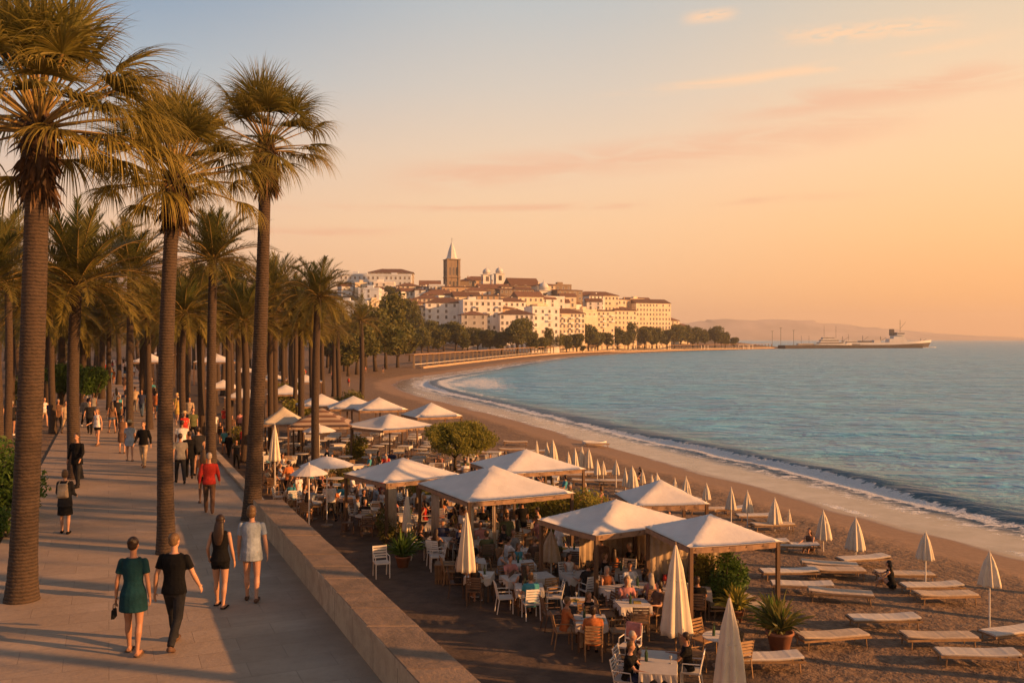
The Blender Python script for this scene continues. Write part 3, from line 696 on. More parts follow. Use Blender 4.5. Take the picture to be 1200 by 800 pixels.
# unseen palms added right of the frame to streak the promenade with shade
offp = [(14.2, 16.2), (17.5, 20.6), (15.6, 12.2), (19.0, 26.5), (20.5, 30.5), (12.5, 9.2), (16.6, 18.2), (18.4, 23.4)]
for i, (x, y) in enumerate(offp):
    z0 = gz(x, y); palm(x, y, z0, x+rr.uniform(-.4, .4), y+rr.uniform(-.3, .3), 7.2+rr.uniform(-1, 1.2), .2, .16, FEL[i % 3], 1.0, None, None, 'unseen palms added for their shade', 'feather_palm', None, 1, 8)
# ---------------------------------------------------------------- people
def evaluated(me, voxel, smooth=2):
    o = bpy.data.objects.new('tmp', me); COL.objects.link(o)
    r = o.modifiers.new('r', 'REMESH'); r.mode = 'VOXEL'; r.voxel_size = voxel; r.use_smooth_shade = True
    if smooth: q = o.modifiers.new('s', 'SMOOTH'); q.iterations = smooth; q.factor = .5
    dg = bpy.context.evaluated_depsgraph_get(); out = bpy.data.meshes.new_from_object(o.evaluated_get(dg))
    bpy.data.objects.remove(o); return out
def loftz(mb, rings, n=16, tilt=None):
    """rings: (x, y, z, rx, ry)"""
    vs = []; fs = []
    for (x, y, z, rx, ry) in rings:
        for k in range(n):
            t = 2*math.pi*k/n; vs.append((x+rx*math.cos(t), y+ry*math.sin(t), z))
    for i in range(len(rings)-1):
        for k in range(n):
            a = i*n+k; b = i*n+(k+1) % n; fs.append((a, b, b+n, a+n))
    fs.append(tuple(range(n-1, -1, -1))); fs.append(tuple((len(rings)-1)*n+k for k in range(n)))
    mb.add(vs, fs)
def limb(mb, a, b, ra, rb, n=10):
    mb.tube([a, Vector(a).lerp(Vector(b), .35), b], [ra, ra*.98+.0*rb, rb], n=n); mb.ell(a, (ra,)*3, 8, 6); mb.ell(b, (rb,)*3, 8, 6)
class Fig:
    """a human figure facing +Y; angles in degrees, forward positive. Everything is derived from one skeleton."""
    def __init__(s, H=1.72, fem=False, legs=((22, 8), (-16, 22)), arms=((-16, 12, 9), (18, 20, 9)), sit=False, head=0, lean=0):
        k = H/1.74; s.k = k; s.fem = fem; s.sit = sit; s.head = head
        sh = .165 if fem else .19; hp = .088
        s.hip = []; s.knee = []; s.ank = []
        D = lambda a, out=0: Vector((math.sin(R(out)), math.sin(R(a)), -math.cos(R(a)))).normalized()
        zh = .90
        for i, sg in enumerate((-1, 1)):
            th, bd = legs[i]; h = Vector((sg*hp, 0, zh)); kn = h+D(th, sg*1.5)*.44; an = kn+D(th-bd, 0)*.41
            s.hip.append(h); s.knee.append(kn); s.ank.append(an)
        low = min(a.z for a in s.ank)-.075; dz = Vector((0, 0, -low if not sit else 0))
        s.dz = dz
        for L in (s.hip, s.knee, s.ank):
            for v in L: v += dz
        s.toe = [a+Vector((sg*.02, .15, -.035)) for a, sg in zip(s.ank, (-1, 1))]
        for i, a in enumerate(s.ank):
            if a.z > .12 and not sit: s.toe[i] = a+Vector((0, .10, -.10))
        s.lean = lean; s.sho = []; s.elb = []; s.wri = []
        ly = math.sin(R(lean))
        for i, sg in enumerate((-1, 1)):
            a, bd, out = arms[i]; p = Vector((sg*sh, ly*.5, 1.375)); e = p+D(a, sg*out)*.285; w = e+D(a+bd, sg*out*.5)*.25
            s.sho.append(p); s.elb.append(e); s.wri.append(w)
        for L in (s.sho, s.elb, s.wri):
            for v in L: v += dz
        s.neck = Vector((0, ly*.55, 1.47))+dz; s.hc = Vector((0, .015+ly*.65, 1.625))+dz
    def torso(s, mb, inf=0, z0=.80, z1=1.47, flare=0):
        f = s.fem; ly = math.sin(R(s.lean))
        T = [(.80, .135, .10), (.86, .165 if f else .155, .115), (.93, .165 if f else .158, .115), (1.02, .135 if f else .15, .098), (1.10, .125 if f else .147, .09), (1.2, .14 if f else .162, .10), (1.30, .152 if f else .178, .112), (1.365, .158 if f else .186, .10), (1.405, .135 if f else .160, .088), (1.44, .085 if f else .10, .070), (1.475, .055, .055)]
        rs = []
        for z, rx, ry in T:
            if z < z0-.001 or z > z1+.001: continue
            rs.append((0, ly*max(0, z-.9)+s.dz.y, z+s.dz.z, rx+inf+flare*max(0, 1.05-z), ry+inf+flare*.8*max(0, 1.05-z)))
        loftz(mb, rs)
    def hand(s, mb, i, fine):
        sg = (-1, 1)[i]; w = s.wri[i]; d = (w-s.elb[i]).normalized(); out = Vector((sg, 0, 0)); out = (out-d*out.dot(d)).normalized(); fw = d.cross(out)*(-sg); 
        if fw.y < 0: fw = -fw
        c = w+d*.05; Mx = Matrix((out, fw, d)).transposed()
        mb.ell(c, (.016, .041, .052), 8, 6, Mx)
        if not fine:
            mb.ell(c+d*.06-out*.005, (.014, .034, .045), 8, 6, Mx); return
        for q, (o_, L) in enumerate(((.030, .070), (.010, .078), (-.010, .073), (-.029, .058))):
            a = c+d*.035+fw*o_; b = a+d*L*.55-out*.010; e = b+(d*.8-out*.55).normalized()*L*.5
            mb.tube([a, b, e], [.0095, .0088, .0072], n=6)
            mb.ell(e, (.0072,)*3, 6, 4)
        a = c-d*.015+fw*.035; b = a+(fw*.75+d*.7).normalized()*.038-out*.008; e = b+(d+fw*.15).normalized()*.03-out*.006
        mb.tube([a, b, e], [.012, .0105, .008], n=6)
    def body(s, fine, voxel):
        mb = MB(); s.torso(mb)
        f = .93 if s.fem else 1.0
        for i in (0, 1):
            mb.ell(s.sho[i], (.052*f,)*3, 8, 6)
            limb(mb, s.sho[i], s.elb[i], .047*f, .036*f); limb(mb, s.elb[i], s.wri[i], .038*f, .025*f)
            s.hand(mb, i, fine)
            mb.ell(s.hip[i]+Vector((0, -.015, -.01)), (.080, .092, .085), 10, 7)
            limb(mb, s.hip[i], s.knee[i], .083, .053)
            kn, an = s.knee[i], s.ank[i]; calf = kn.lerp(an, .33)+Vector((0, -.012, 0))
            mb.tube([kn, calf, kn.lerp(an, .7), an], [.05, .055, .036, .032], n=10); mb.ell(kn, (.052,)*3, 8, 6)
            t = s.toe[i]; mb.tube([an+Vector((0, -.05, -.035)), an.lerp(t, .5)+Vector((0, 0, -.012)), t], [.036, .036, .022], n=8)
            if s.fem: mb.ell((sg_ := (-1, 1)[i])*Vector((.065, 0, 0))+Vector((0, .085, 1.27))+s.dz, (.055, .05, .055), 8, 6)
        mb.tube([s.neck-Vector((0, 0, .05)), s.neck, s.hc-Vector((0, .01, .06))], [.058, .05, .05], n=10)
        rot = Matrix.Rotation(R(s.head), 3, 'Z'); h = s.hc
        mb.ell(h+Vector((0, -.008, .025)), (.076, .093, .095), 14, 10); mb.ell(h+rot @ Vector((0, .02, -.045)), (.055, .065, .068), 12, 8)
        mb.tube([h+rot @ Vector((0, .082, .01)), h+rot @ Vector((0, .105, -.022)), h+rot @ Vector((0, .088, -.032))], [.008, .013, .011], n=6)
        for e in (-1, 1): mb.ell(h+rot @ Vector((e*.076, -.002, -.005)), (.009, .018, .030), 6, 6); mb.ell(h+rot @ Vector((e*.028, .074, .018)), (.02, .014, .010), 6, 5)
        return evaluated(mb.mesh('body', M['skin']), voxel, 3)
def wrap(mb, voxel, m, name, smooth=2):
    me = evaluated(mb.mesh(name, m), voxel, smooth); me.materials.clear(); me.materials.append(m); return me
def dress(f, style, voxel):
    """list of (name, mesh, kind) of clothes on the figure"""
    out = []; top, bottom, hair, shoes, extra = style
    mb = MB(); z = {'tee': .84, 'crop': 1.0, 'long': .80, 'tunic': .66, 'tank': .86}[top]
    f.torso(mb, .017, max(z, .93), 1.44)
    if z < .93: loftz(mb, [(0, -.008+f.dz.y, max(z, .74)+f.dz.z, .198, .150), (0, -.006+f.dz.y, .90+f.dz.z, .192, .143), (0, f.dz.y, .97+f.dz.z, .172 if f.fem else .178, .125), (0, f.dz.y, 1.03+f.dz.z, .155 if f.fem else .168, .115)])
    if top == 'tunic':
        loftz(mb, [(0, 0, .64+f.dz.z, .212, .175), (0, -.005, .78+f.dz.z, .206, .165), (0, -.005, .9+f.dz.z, .196, .15), (0, 0, 1.0+f.dz.z, .165, .12)])
    if top == 'long': loftz(mb, [(0, -.005, .74+f.dz.z, .205, .16), (0, 0, .95+f.dz.z, .185, .14), (0, 0, 1.15+f.dz.z, .168, .118)])
    for i in (0, 1):
        if top != 'tank':
            ext = 1.0 if extra and 'sleeves' in extra else .62
            mb.ell(f.sho[i], (.058,)*3, 8, 6); e = f.sho[i].lerp(f.elb[i], ext)
            mb.tube([f.sho[i], e], [.058, .060], n=12)
            if ext == 1.0: mb.tube([f.elb[i], f.elb[i].lerp(f.wri[i], .92)], [.052, .038], n=10); mb.ell(f.elb[i], (.053,)*3, 8, 6)
        else: mb.tube([f.sho[i]+Vector((0, 0, .035)), f.sho[i]+Vector((0, 0, .0))*.5-Vector(((-1, 1)[i]*.05, 0, .05))], [.022, .05], n=8)
    out.append(('shirt' if top != 'tunic' else 'tunic', wrap(mb, voxel, CL['black'], 'shirt'), 'top'))
    if bottom != 'none':
        mb = MB(); loftz(mb, [(0, -.005+f.dz.y, .80+f.dz.z, .165, .128), (0, f.dz.y, .93+f.dz.z, .172, .126), (0, f.dz.y, 1.0+f.dz.z, .152, .11)])
        if bottom == 'skirt':
            loftz(mb, [(0, .01, .50+f.dz.z, .205, .19), (0, 0, .7+f.dz.z, .19, .16), (0, 0, .93+f.dz.z, .168, .126)])
        else:
            for i in (0, 1):
                ext = {'shorts': .42, 'trousers': 1.0, 'brief': .12}[bottom]; e = f.hip[i].lerp(f.knee[i], ext)
                mb.ell(f.hip[i]+Vector((0, -.018, -.01)), (.092, .108, .095), 10, 7)
                mb.tube([f.hip[i], e], [.100, .100-.028*ext], n=12)
                if ext == 1.0:
                    mb.ell(f.knee[i], (.068,)*3, 8, 6); a = f.ank[i]+Vector((0, -.005, -.01)); mb.tube([f.knee[i], f.knee[i].lerp(a, .4)+Vector((0, -.01, 0)), a], [.067, .066, .055], n=12)
        out.append((bottom if bottom != 'brief' else 'shorts', wrap(mb, voxel, CL['navy'], 'trousers'), 'bottom'))
    h = f.hc; mb = MB(); rot = Matrix.Rotation(R(f.head), 3, 'Z')
    V = lambda x, y, z: h+rot @ Vector((x, y, z))
    if hair != 'bald':
        mb.ell(V(0, -.022, .042), (.086, .092, .092), 14, 10)
        if hair == 'short': mb.ell(V(0, -.04, -.005), (.077, .068, .072), 10, 8)
        if hair == 'bob': mb.ell(V(0, -.035, -.02), (.092, .078, .10), 10, 8)
        if hair == 'bun': mb.ell(V(0, -.045, -.0), (.075, .066, .075), 10, 8); mb.ell(V(0, -.10, .085), (.042, .04, .042), 8, 6)
        if hair == 'pony': mb.ell(V(0, -.04, 0), (.075, .066, .07), 10, 8); mb.tube([V(0, -.10, .04), V(0, -.14, -.03), V(.01, -.125, -.16), V(0, -.12, -.24)], [.026, .034, .028, .008], n=8)
        if hair == 'long':
            mb.ell(V(0, -.04, -.03), (.088, .075, .11), 10, 8)
            vs = []; 
            loft = [(0, -.125, -.44, .045, .02), (0, -.125, -.36, .085, .035), (0, -.115, -.24, .105, .045), (0, -.09, -.12, .098, .058), (0, -.055, -.02, .088, .07)]
            loftz(mb, [(h.x+a, h.y+b, h.z+c, rx, ry) for a, b, c, rx, ry in loft])
        out.append(('hair', wrap(mb, voxel, M['hair'], 'hair', 1), 'hair'))
    if extra and 'hat' in extra:
        mb = MB(); mb.lathe([(.17, .0), (.172, .012), (.095, .02), (.09, .085), (.07, .105), (.01, .11)], 18, V(0, -.01, .055)); out.append(('sun_hat', mb.mesh('sun_hat', M['straw'], True), 'hat'))
    mb = MB()
    for i in (0, 1):
        a = f.ank[i]; t = f.toe[i]
        if shoes == 'shoes': mb.tube([a+Vector((0, -.055, -.035)), a.lerp(t, .5)+Vector((0, 0, -.018)), t+Vector((0, .01, -.004))], [.040, .042, .030], n=10, flat=1)
        else: mb.box(a.lerp(t, .45)+Vector((0, 0, -.055+.012)), (.085, .25, .018), rx=math.atan2(t.z-a.z+.035, .15)*.6); mb.tube([a.lerp(t, .6)+Vector((-.045, 0, -.03)), a.lerp(t, .6)+Vector((0, 0, .02)), a.lerp(t, .6)+Vector((.045, 0, -.03))], .01, n=6)
    out.append(('shoes' if shoes == 'shoes' else 'sandals', mb.mesh('shoes', CL['brown'], True), 'shoes'))
    return out
def face(f):
    rot = Matrix.Rotation(R(f.head), 3, 'Z'); mb = MB()
    for e in (-1, 1): mb.ell(f.hc+rot @ Vector((e*.029, .088, .012)), (.010, .006, .0065), 8, 6)
    mo = MB(); mo.ell(f.hc+rot @ Vector((0, .086, -.058)), (.022, .007, .006), 8, 5)
    return mb.mesh('eyes', M['eye'], True), mo.mesh('mouth', M['lip'], True)
def person(loc, rz, fig, style, cols, voxel=.010, fine=True, label=None, group=None, skin='skin', extra=None):
    root = empty('person', loc, rz, label, 'person', group); root.scale = (fig.k,)*3
    b = link('body', fig.body(fine, voxel), root); recolour(b, M[skin])
    for nm, me, kind in dress(fig, style, voxel*1.15):
        o = link(nm, me, root); me.polygons.foreach_set('use_smooth', [True]*len(me.polygons))
        recolour(o, {'top': CL.get(cols[0]), 'bottom': CL.get(cols[1]), 'hair': M.get(cols[2]), 'shoes': CL.get(cols[3]), 'hat': M['straw']}[kind])
    e, mo = face(fig); link('eyes', e, b); link('mouth', mo, b)
    return root
def hgt_at(px, ytop, ybot):   # standing height implied by the photograph on the promenade
    return CZ*(1-(ytop-HOR)/(ybot-HOR))
people = []
# the two couples and the three nearest walkers
def gp(px, py, z=0): v = at(px, py, z); return (v.x, v.y, z)
H_ = lambda a: min(1.86, max(1.58, a))
p = person(gp(156, 766), R(4), Fig(H_(hgt_at(156, 632, 768)), True, ((10, 4), (-6, 8)), ((-6, 14, 13), (-3, 10, 10)), head=-8), ('tunic', 'brief', 'bun', 'sandals', None), ('teal', 'black', 'hair', 'brown'),
           label='woman in a dark teal tunic carrying a small black purse, walking away at the front', skin='tanskin')
hb_ = MB(); hb_.box((0, 0, 0), (.05, .20, .13), taper=.85); hb_.tube([(0, -.08, .06), (0, -.05, .15), (0, .05, .15), (0, .08, .06)], .006, n=5)
ps = hb_.mesh('purse', CL['black']); o = empty('purse', (0, 0, 0), R(10)); o2 = link('pouch', ps, o)
o.location = (p.location.x-.30, p.location.y-.02, .66*.98); tag(o, 'small black purse held in the left hand of the woman in teal', 'purse')
p = person(gp(204, 758), R(-6), Fig(H_(hgt_at(204, 620, 760)), False, ((20, 6), (-12, 24)), ((-12, 16, 14), (16, 18, 16)), head=-10), ('tee', 'trousers', 'short', 'shoes', None), ('black', 'charcoal', 'hairb', 'brown'),
           label='man in a black t-shirt and black trousers walking away beside the woman in teal')
p = person(gp(258, 711), R(-4), Fig(H_(1.70), True, ((8, 3), (-5, 7)), ((-4, 40, 16), (4, 12, 10))), ('tank', 'shorts', 'long', 'sandals', None), ('black', 'black', 'hair', 'black'),
           label='woman with long dark hair, black top and very short black shorts, walking away', skin='skin')
p = person(gp(295, 704), R(6), Fig(H_(1.80), False, ((7, 3), (-5, 8)), ((4, 10, 9), (-6, 14, 12)), head=-15), ('long', 'shorts', 'bob', 'shoes', None), ('bluegrey', 'beige', 'hairb', 'brown'),
           label='fair-haired person in a loose pale blue shirt walking away beside the low wall')
p = person(gp(76, 625), R(10), Fig(1.62, True, ((6, 2), (-4, 6)), ((10, 40, 8), (5, 60, 8))), ('long', 'skirt', 'bob', 'shoes', 'sleeves'), ('charcoal', 'black', 'hairb', 'black'), .013, True,
           label='woman in dark clothes carrying a pale backpack, walking away on the left')
bp_ = MB(); bp_.box((0, 0, 0), (.27, .13, .36), taper=.8); bp_.box((0, -.08, -.06), (.2, .05, .16), taper=.9); me_ = evaluated(bp_.mesh('backpack', CL['beige']), .014, 3)
o = empty('backpack', (p.location.x+.03, p.location.y-.19, 1.13), R(10), 'pale backpack worn by the woman in dark clothes on the left', 'backpack'); link('pack', me_, o)
st = MB()
for e in (-1, 1): st.tube([(e*.09, -.02, .15), (e*.10, .12, .24), (e*.11, .27, .10), (e*.11, .25, -.08)], .014, n=5)
link('straps', st.mesh('straps', CL['beige'], True), o)
p = person(gp(245, 601), R(14), Fig(1.72, False, ((14, 4), (-10, 16)), ((-10, 18, 12), (12, 18, 12))), ('tee', 'trousers', 'short', 'shoes', 'sleeves'), ('red', 'brown', 'hairg', 'brown'), .014, False,
           label='white-haired man in a bright red top walking away by the kerb')
p = person(gp(168, 547), R(176), Fig(1.76, False, ((12, 4), (-10, 14)), ((-12, 16, 12), (14, 20, 12))), ('tee', 'trousers', 'short', 'shoes', 'sleeves'), ('black', 'beige', 'hairb', 'brown'), .014, False,
           label='man in a black top and beige trousers walking towards the camera mid-promenade')
p = person(gp(90, 571), R(170), Fig(1.80, False, ((10, 4), (-8, 12)), ((14, 30, 14), (-10, 20, 22))), ('long', 'trousers', 'short', 'shoes', 'sleeves'), ('black', 'charcoal', 'hair', 'black'), .015, False,
           label='person in a long black jacket standing at the foot of the broad left palm')
p = person(gp(114, 522), R(160), Fig(1.72, True, ((8, 3), (-7, 12)), ((-8, 14, 12), (9, 60, 14))), ('tank', 'shorts', 'pony', 'shoes', None), ('white', 'black', 'hairb', 'brown'), .016, False,
           label='walker in a white top and black shorts beside the round green tree')

# the crowd: a few walking figures, copied with their parts and dressed differently
VAR = []
specs = [(Fig(1.74, False, ((20, 6), (-14, 22)), ((-16, 14, 9), (18, 18, 9))), ('tee', 'trousers', 'short', 'shoes', None)),
         (Fig(1.66, True, ((14, 4), (-12, 18)), ((12, 16, 9), (-14, 14, 9))), ('tank', 'shorts', 'long', 'sandals', None)),
         (Fig(1.76, False, ((6, 2), (-5, 6)), ((4, 20, 8), (0, 14, 8))), ('tee', 'shorts', 'short', 'shoes', None)),
         (Fig(1.64, True, ((12, 4), (-8, 14)), ((-8, 20, 8), (12, 30, 8))), ('tunic', 'none', 'bob', 'sandals', 'hat')),
         (Fig(1.72, False, ((24, 8), (-18, 22)), ((20, 14, 9), (-16, 14, 9))), ('long', 'trousers', 'short', 'shoes', 'sleeves')),
         (Fig(1.65, True, ((5, 3), (-3, 5)), ((6, 50, 10), (4, 14, 8))), ('tank', 'skirt', 'pony', 'shoes', None))]
SITV = []
sits = [(Fig(1.70, False, ((86, 84), (80, 80)), ((35, 45, 8), (40, 50, 8)), True, lean=6), ('tee', 'trousers', 'short', 'shoes', None)),
        (Fig(1.64, True, ((84, 88), (88, 80)), ((30, 70, 10), (50, 30, 8)), True, lean=3, head=25), ('tank', 'shorts', 'long', 'sandals', None)),
        (Fig(1.72, False, ((82, 70), (88, 90)), ((20, 80, 14), (30, 60, 10)), True, lean=-6, head=-30), ('long', 'shorts', 'bob', 'shoes', None))]
sand_sit = (Fig(1.68, True, ((122, 98), (112, 88)), ((40, 20, 8), (60, 20, 8)), True, lean=10), ('tank', 'shorts', 'long', 'shoes', None))
def build_variant(fig, style, name='person'):
    vox = .026; parts = [('body', fig.body(False, vox), 'body')]+dress(fig, style, vox)
    return fig, style, parts
for fg, st_ in specs: VAR.append(build_variant(fg, st_))
SANDV = build_variant(*sand_sit)
for fg, st_ in sits: SITV.append(build_variant(fg, st_))
def extra_person(var, loc, rz, cols, sc=1.0, group=None, skin=None):
    fg, st_, parts = var; root = empty('person', loc, rz, None, 'person', group); root.scale = (fg.k*sc,)*3
    b = None
    for nm, me, kind in parts:
        o = link(nm, me, root)
        if kind == 'body': recolour(o, M[skin or random.choice(('skin', 'tanskin'))]); continue
        m_ = {'top': CL.get(cols[0]), 'bottom': CL.get(cols[1]), 'hair': M.get(cols[2]), 'shoes': CL.get(cols[3]), 'hat': M['straw']}[kind]
        recolour(o, m_)
        me.polygons.foreach_set('use_smooth', [True]*len(me.polygons))
    return root
TOPS = ['white', 'black', 'grey', 'navy', 'beige', 'brown', 'bluegrey', 'pink', 'white', 'charcoal', 'olive', 'turquoise', 'orange', 'black', 'red', 'yellow']
BOTS = ['denim', 'black', 'beige', 'charcoal', 'brown', 'navy', 'grey']
def rcols(): return (random.choice(TOPS), random.choice(BOTS), random.choice(['hair', 'hair', 'hair', 'hairb', 'hairg']), random.choice(['brown', 'black', 'white']))
CNAME = dict(bluegrey='pale blue', charcoal='dark grey')
walkers = []
def walker(px, py, z=0, var=None, cols=None, rz=None, sc=1.0, d=None, x=None):
    if d is None: v = at(px, py, z)
    else: v = Vector(((px-600)*d/F, d, z))
    k = random.randrange(6) if var is None else var; cols = cols or rcols()
    rz = (R(random.choice((0, 180))+random.uniform(-25, 25)+23)) if rz is None else rz
    o = extra_person(VAR[k], (v.x, v.y, z), rz, cols, sc, 'people strolling on the promenade')
    walkers.append((o, cols, k, (v.x, v.y, z))); return o
W_ = [(152, 540, 3, ('bluegrey', 'grey', 'hairb', 'brown')), (143, 531, 5, ('brown', 'brown', 'hair', 'brown')), (211, 566, 0, ('grey', 'charcoal', 'hair', 'black')), (222, 560, 4, ('black', 'black', 'hair', 'black')),
      (232, 557, 2, ('charcoal', 'black', 'hair', 'black')), (238, 590, 1, ('orange', 'black', 'hairb', 'black')), (174, 493, 3, None), (166, 488, 0, None), (131, 507, 1, ('brown', 'denim', 'hair', 'black')),
      (60, 506, 2, None), (68, 504, 4, None), (77, 508, 0, ('beige', 'beige', 'hair', 'brown')), (52, 500, 1, None), (100, 500, 4, None), (105, 508, 0, ('charcoal', 'black', 'hair', 'black')), (4, 520, 0, ('grey', 'charcoal', 'hair', 'black')), (14, 510, 2, None),
      (216, 524, 3, None), (213, 545, 2, ('white', 'denim', 'hair', 'white')), (226, 520, 0, None), (222, 500, 4, None), (140, 495, 5, None), (147, 490, 2, None), (181, 484, 1, None), (178, 472, 0, None), (185, 476, 5, None), (190, 500, 4, None)]
for px, py, k, c in W_: walker(px, py, 0, k, c)
rq = random.Random(11)
random.seed(21)
cnt = 0
while cnt < 52:      # denser towards the far end
    d = 52*(3.2)**rq.random(); xx = rq.uniform(LEFT(d)-(0 if rq.random() < .6 else 4), OUTER(d)-.3)
    if any((xx-w[3][0])**2+(d-w[3][1])**2 < .8 for w in walkers) or any((xx-q_.location.x)**2+(d-q_.location.y)**2 < .5 for q_ in palms): continue
    px = 600+xx*F/d
    if px < -5: continue
    walker(px, 0, 0, d=d); cnt += 1
for i in range(30):
    d = rq.uniform(120, 235); px = rq.uniform(330, 465); xx = (px-600)*d/F
    if float(coast([(xx, d)])[0]) < 9: continue
    walker(px, 0, gz(xx, d), d=d)
# people on the lower level beside the kerb
for px, py, k, c in [(268, 536, 4, ('black', 'black', 'hair', 'black')), (263, 532, 2, ('turquoise', 'charcoal', 'hair', 'black')), (277, 548, 0, ('charcoal', 'black', 'hair', 'black')), (258, 520, 1, None), (284, 528, 5, None), (252, 508, 0, None), (272, 512, 2, None), (262, 498, 3, None), (281, 505, 4, None), (291, 520, 0, None)]:
    v = at(px, py); walker(px, py, v.z, k, c, d=v.y)
# ---------------------------------------------------------------- plants
def leafcloud(name, blobs, n, size, m, seed=0, gap=.45, droop=0.0, shape=1.6):
    """n small leaf faces through the volume of the blobs [(cx,cy,cz,rx,ry,rz)], with uneven clumps and gaps"""
    rs = np.random.RandomState(seed); B = np.array(blobs, float); vol = B[:, 3]*B[:, 4]*B[:, 5]; pk = rs.choice(len(B), n*3, p=vol/vol.sum())
    d = unit(rs.normal(0, 1, (n*3, 3))); rad = rs.uniform(.25, 1.0, n*3)**.42; rad *= 1+.16*rs.normal(0, 1, n*3)*.5
    Pp = B[pk, :3]+d*rad[:, None]*B[pk, 3:]
    k = 2.2/np.mean(B[:, 3:])
    v = vnoise(Pp[:, 0]*k+Pp[:, 2]*k*.7, Pp[:, 1]*k+Pp[:, 2]*k*.6, seed)*.6+vnoise(Pp[:, 0]*k*2.3+Pp[:, 1]*1.7*k, Pp[:, 2]*k*2.3, seed+3)*.4
    keep = np.where(v > gap*.85)[0][:n]; Pp = Pp[keep]; v = v[keep]; nn = len(Pp)
    a = unit(rs.normal(0, 1, (nn, 3))+np.array([0, 0, -droop])); b = unit(np.cross(a, rs.normal(0, 1, (nn, 3)))); s = size*rs.uniform(.6, 1.3, nn)[:, None]
    V = np.stack([Pp-a*s*shape*.5, Pp+b*s*.32, Pp+a*s*shape*.5, Pp-b*s*.32], 1).reshape(-1, 3); Fq = np.arange(nn*4).reshape(-1, 4)
    t = np.clip((v-gap*.85)*1.3+rs.uniform(0, .35, nn), 0, 1)
    return np_mesh(name, [(V, Fq, np.repeat(t, 4))], m)
def blobs_for(r, h, n, z0, seed, sx=1.0):
    q = random.Random(seed); o = []
    for i in range(n):
        a = q.uniform(0, 6.28); k = q.uniform(.1, .62)
        o.append((math.cos(a)*r*k*sx, math.sin(a)*r*k, z0+h*(.25+.5*q.random()), r*q.uniform(.38, .58)*sx, r*q.uniform(.38, .58), h*q.uniform(.24, .36)))
    return o
def tree_meshes(tag_, r, h, trunk_h, seed, m, n=5000, leaf=.16, nb=8, tr=.12, droop=0, gap=.45):
    crown = leafcloud(tag_+'_crown', blobs_for(r, h, nb, trunk_h, seed), n, leaf, m, seed, gap, droop)
    mb = MB(); q = random.Random(seed); mb.tube([(0, 0, -.1), (q.uniform(-.1, .1)*r*.3, 0, trunk_h*.6), (q.uniform(-.1, .1)*r, 0, trunk_h+h*.35)], [tr*1.3, tr, tr*.6], n=8)
    for i in range(6):
        a = q.uniform(0, 6.28); e = (math.cos(a)*r*.6, math.sin(a)*r*.6, trunk_h+h*q.uniform(.35, .75)); mb.tube([(0, 0, trunk_h*.75), (e[0]*.4, e[1]*.4, trunk_h+h*.2), e], [tr*.6, tr*.4, tr*.15], n=5)
    return crown, mb.mesh(tag_+'_trunk', M['bark'], True)
def tree(px, d, ms, label, z=None, sc=1.0, name='tree', cat='tree', group=None, rz=None, x=None):
    x = (px-600)*d/F if x is None else x; z = gz(x, d) if z is None else z
    r = empty(name, (x, d, z), random.uniform(0, 6) if rz is None else rz, label, cat, group); r.scale = (sc if isinstance(sc, tuple) else (sc,)*3)
    link('crown', ms[0], r); link('trunk', ms[1], r); return r
wil = tree_meshes('willow', 2.5, 2.0, 1.1, 5, M['willow'], 13000, .12, 17, .09, droop=1.4, gap=.47)
tree(533, 57, wil, 'broad feathery green tree standing on the sand among the parasols', rz=.5, sc=(1.0, 1.0, .98), name='feathery_tree')
rnd = tree_meshes('round', 1.35, 2.1, 1.25, 9, M['green'], 9000, .11, 11, .12, gap=.34)
tree(110, 60, rnd, 'round clipped green tree right of the broad left palm trunk', 0, 1.05, 'round_tree')
tree(72, 61, rnd, 'round clipped green tree left of the broad left palm trunk', 0, 1.1, 'round_tree')
def bush(px, d, r, h, seed, m, label, z=None, n=2500, leaf=.09, name='bush', sx=1.0, gap=.36, group=None, cat='shrub'):
    x = (px-600)*d/F; z = gz(x, d) if z is None else z
    o = empty(name, (x, d, z), 0, label, cat, group)
    bl = [(b_[0], b_[1], b_[2], b_[3], b_[4], b_[5]) for b_ in blobs_for(r, h, 9, 0, seed, sx)]+[(0, 0, h*.3, r*.7*sx, r*.7, h*.32)]
    link('foliage', leafcloud('foliage', bl, n, leaf, m, seed, gap), o)
    mb = MB(); q = random.Random(seed)
    for i in range(7): a = q.uniform(0, 6.28); mb.tube([(0, 0, 0), (math.cos(a)*r*.3, math.sin(a)*r*.3, h*.4), (math.cos(a)*r*.6*sx, math.sin(a)*r*.6, h*.8)], [.03, .02, .008], n=4)
    link('stems', mb.mesh('stems', M['bark']), o); return o
bush(2, 26.5, 1.25, 2.2, 3, M['green'], 'bright green bush at the left edge beside the thick palm', -.02, 7000, .10)
bush(-18, 23.5, .8, .9, 4, M['green'], 'low green bush at the very left edge of the promenade garden', -.02, 2500, .09)
for i, (px, py, s_) in enumerate([(8, 622, .32), (18, 616, .24), (1, 612, .28), (14, 628, .18)]):
    v = at(px, py, 0); mb = MB(); q = random.Random(i+50)
    mb.lathe([(s_*.9, -.05), (s_, s_*.2), (s_*.75, s_*.55), (s_*.3, s_*.75), (.01, s_*.78)], 9, wob=lambda t, z, q=q: 1+.18*math.sin(t*2+i)+q.uniform(-.08, .08))
    o = mb.build('rock', M['rock'], None, (v.x, v.y, 0)); tag(o, ['largest grey rock below the bush at the left edge', 'middle-sized grey rock to the right below the left-edge bush', 'grey rock at the frame edge below the left bush', 'smallest grey rock nearest the camera below the left bush'][i], 'rock')
bush(660, 38.5, 1.15, 2.0, 11, M['willow'], 'tall yellow-green hedge bush right behind the big front canopy', n=5200, leaf=.10, name='hedge_bush', sx=1.5)
bush(630, 40.5, .9, 1.5, 12, M['tree'], 'dark green shrub behind the right corner of the big front canopy', n=2600)
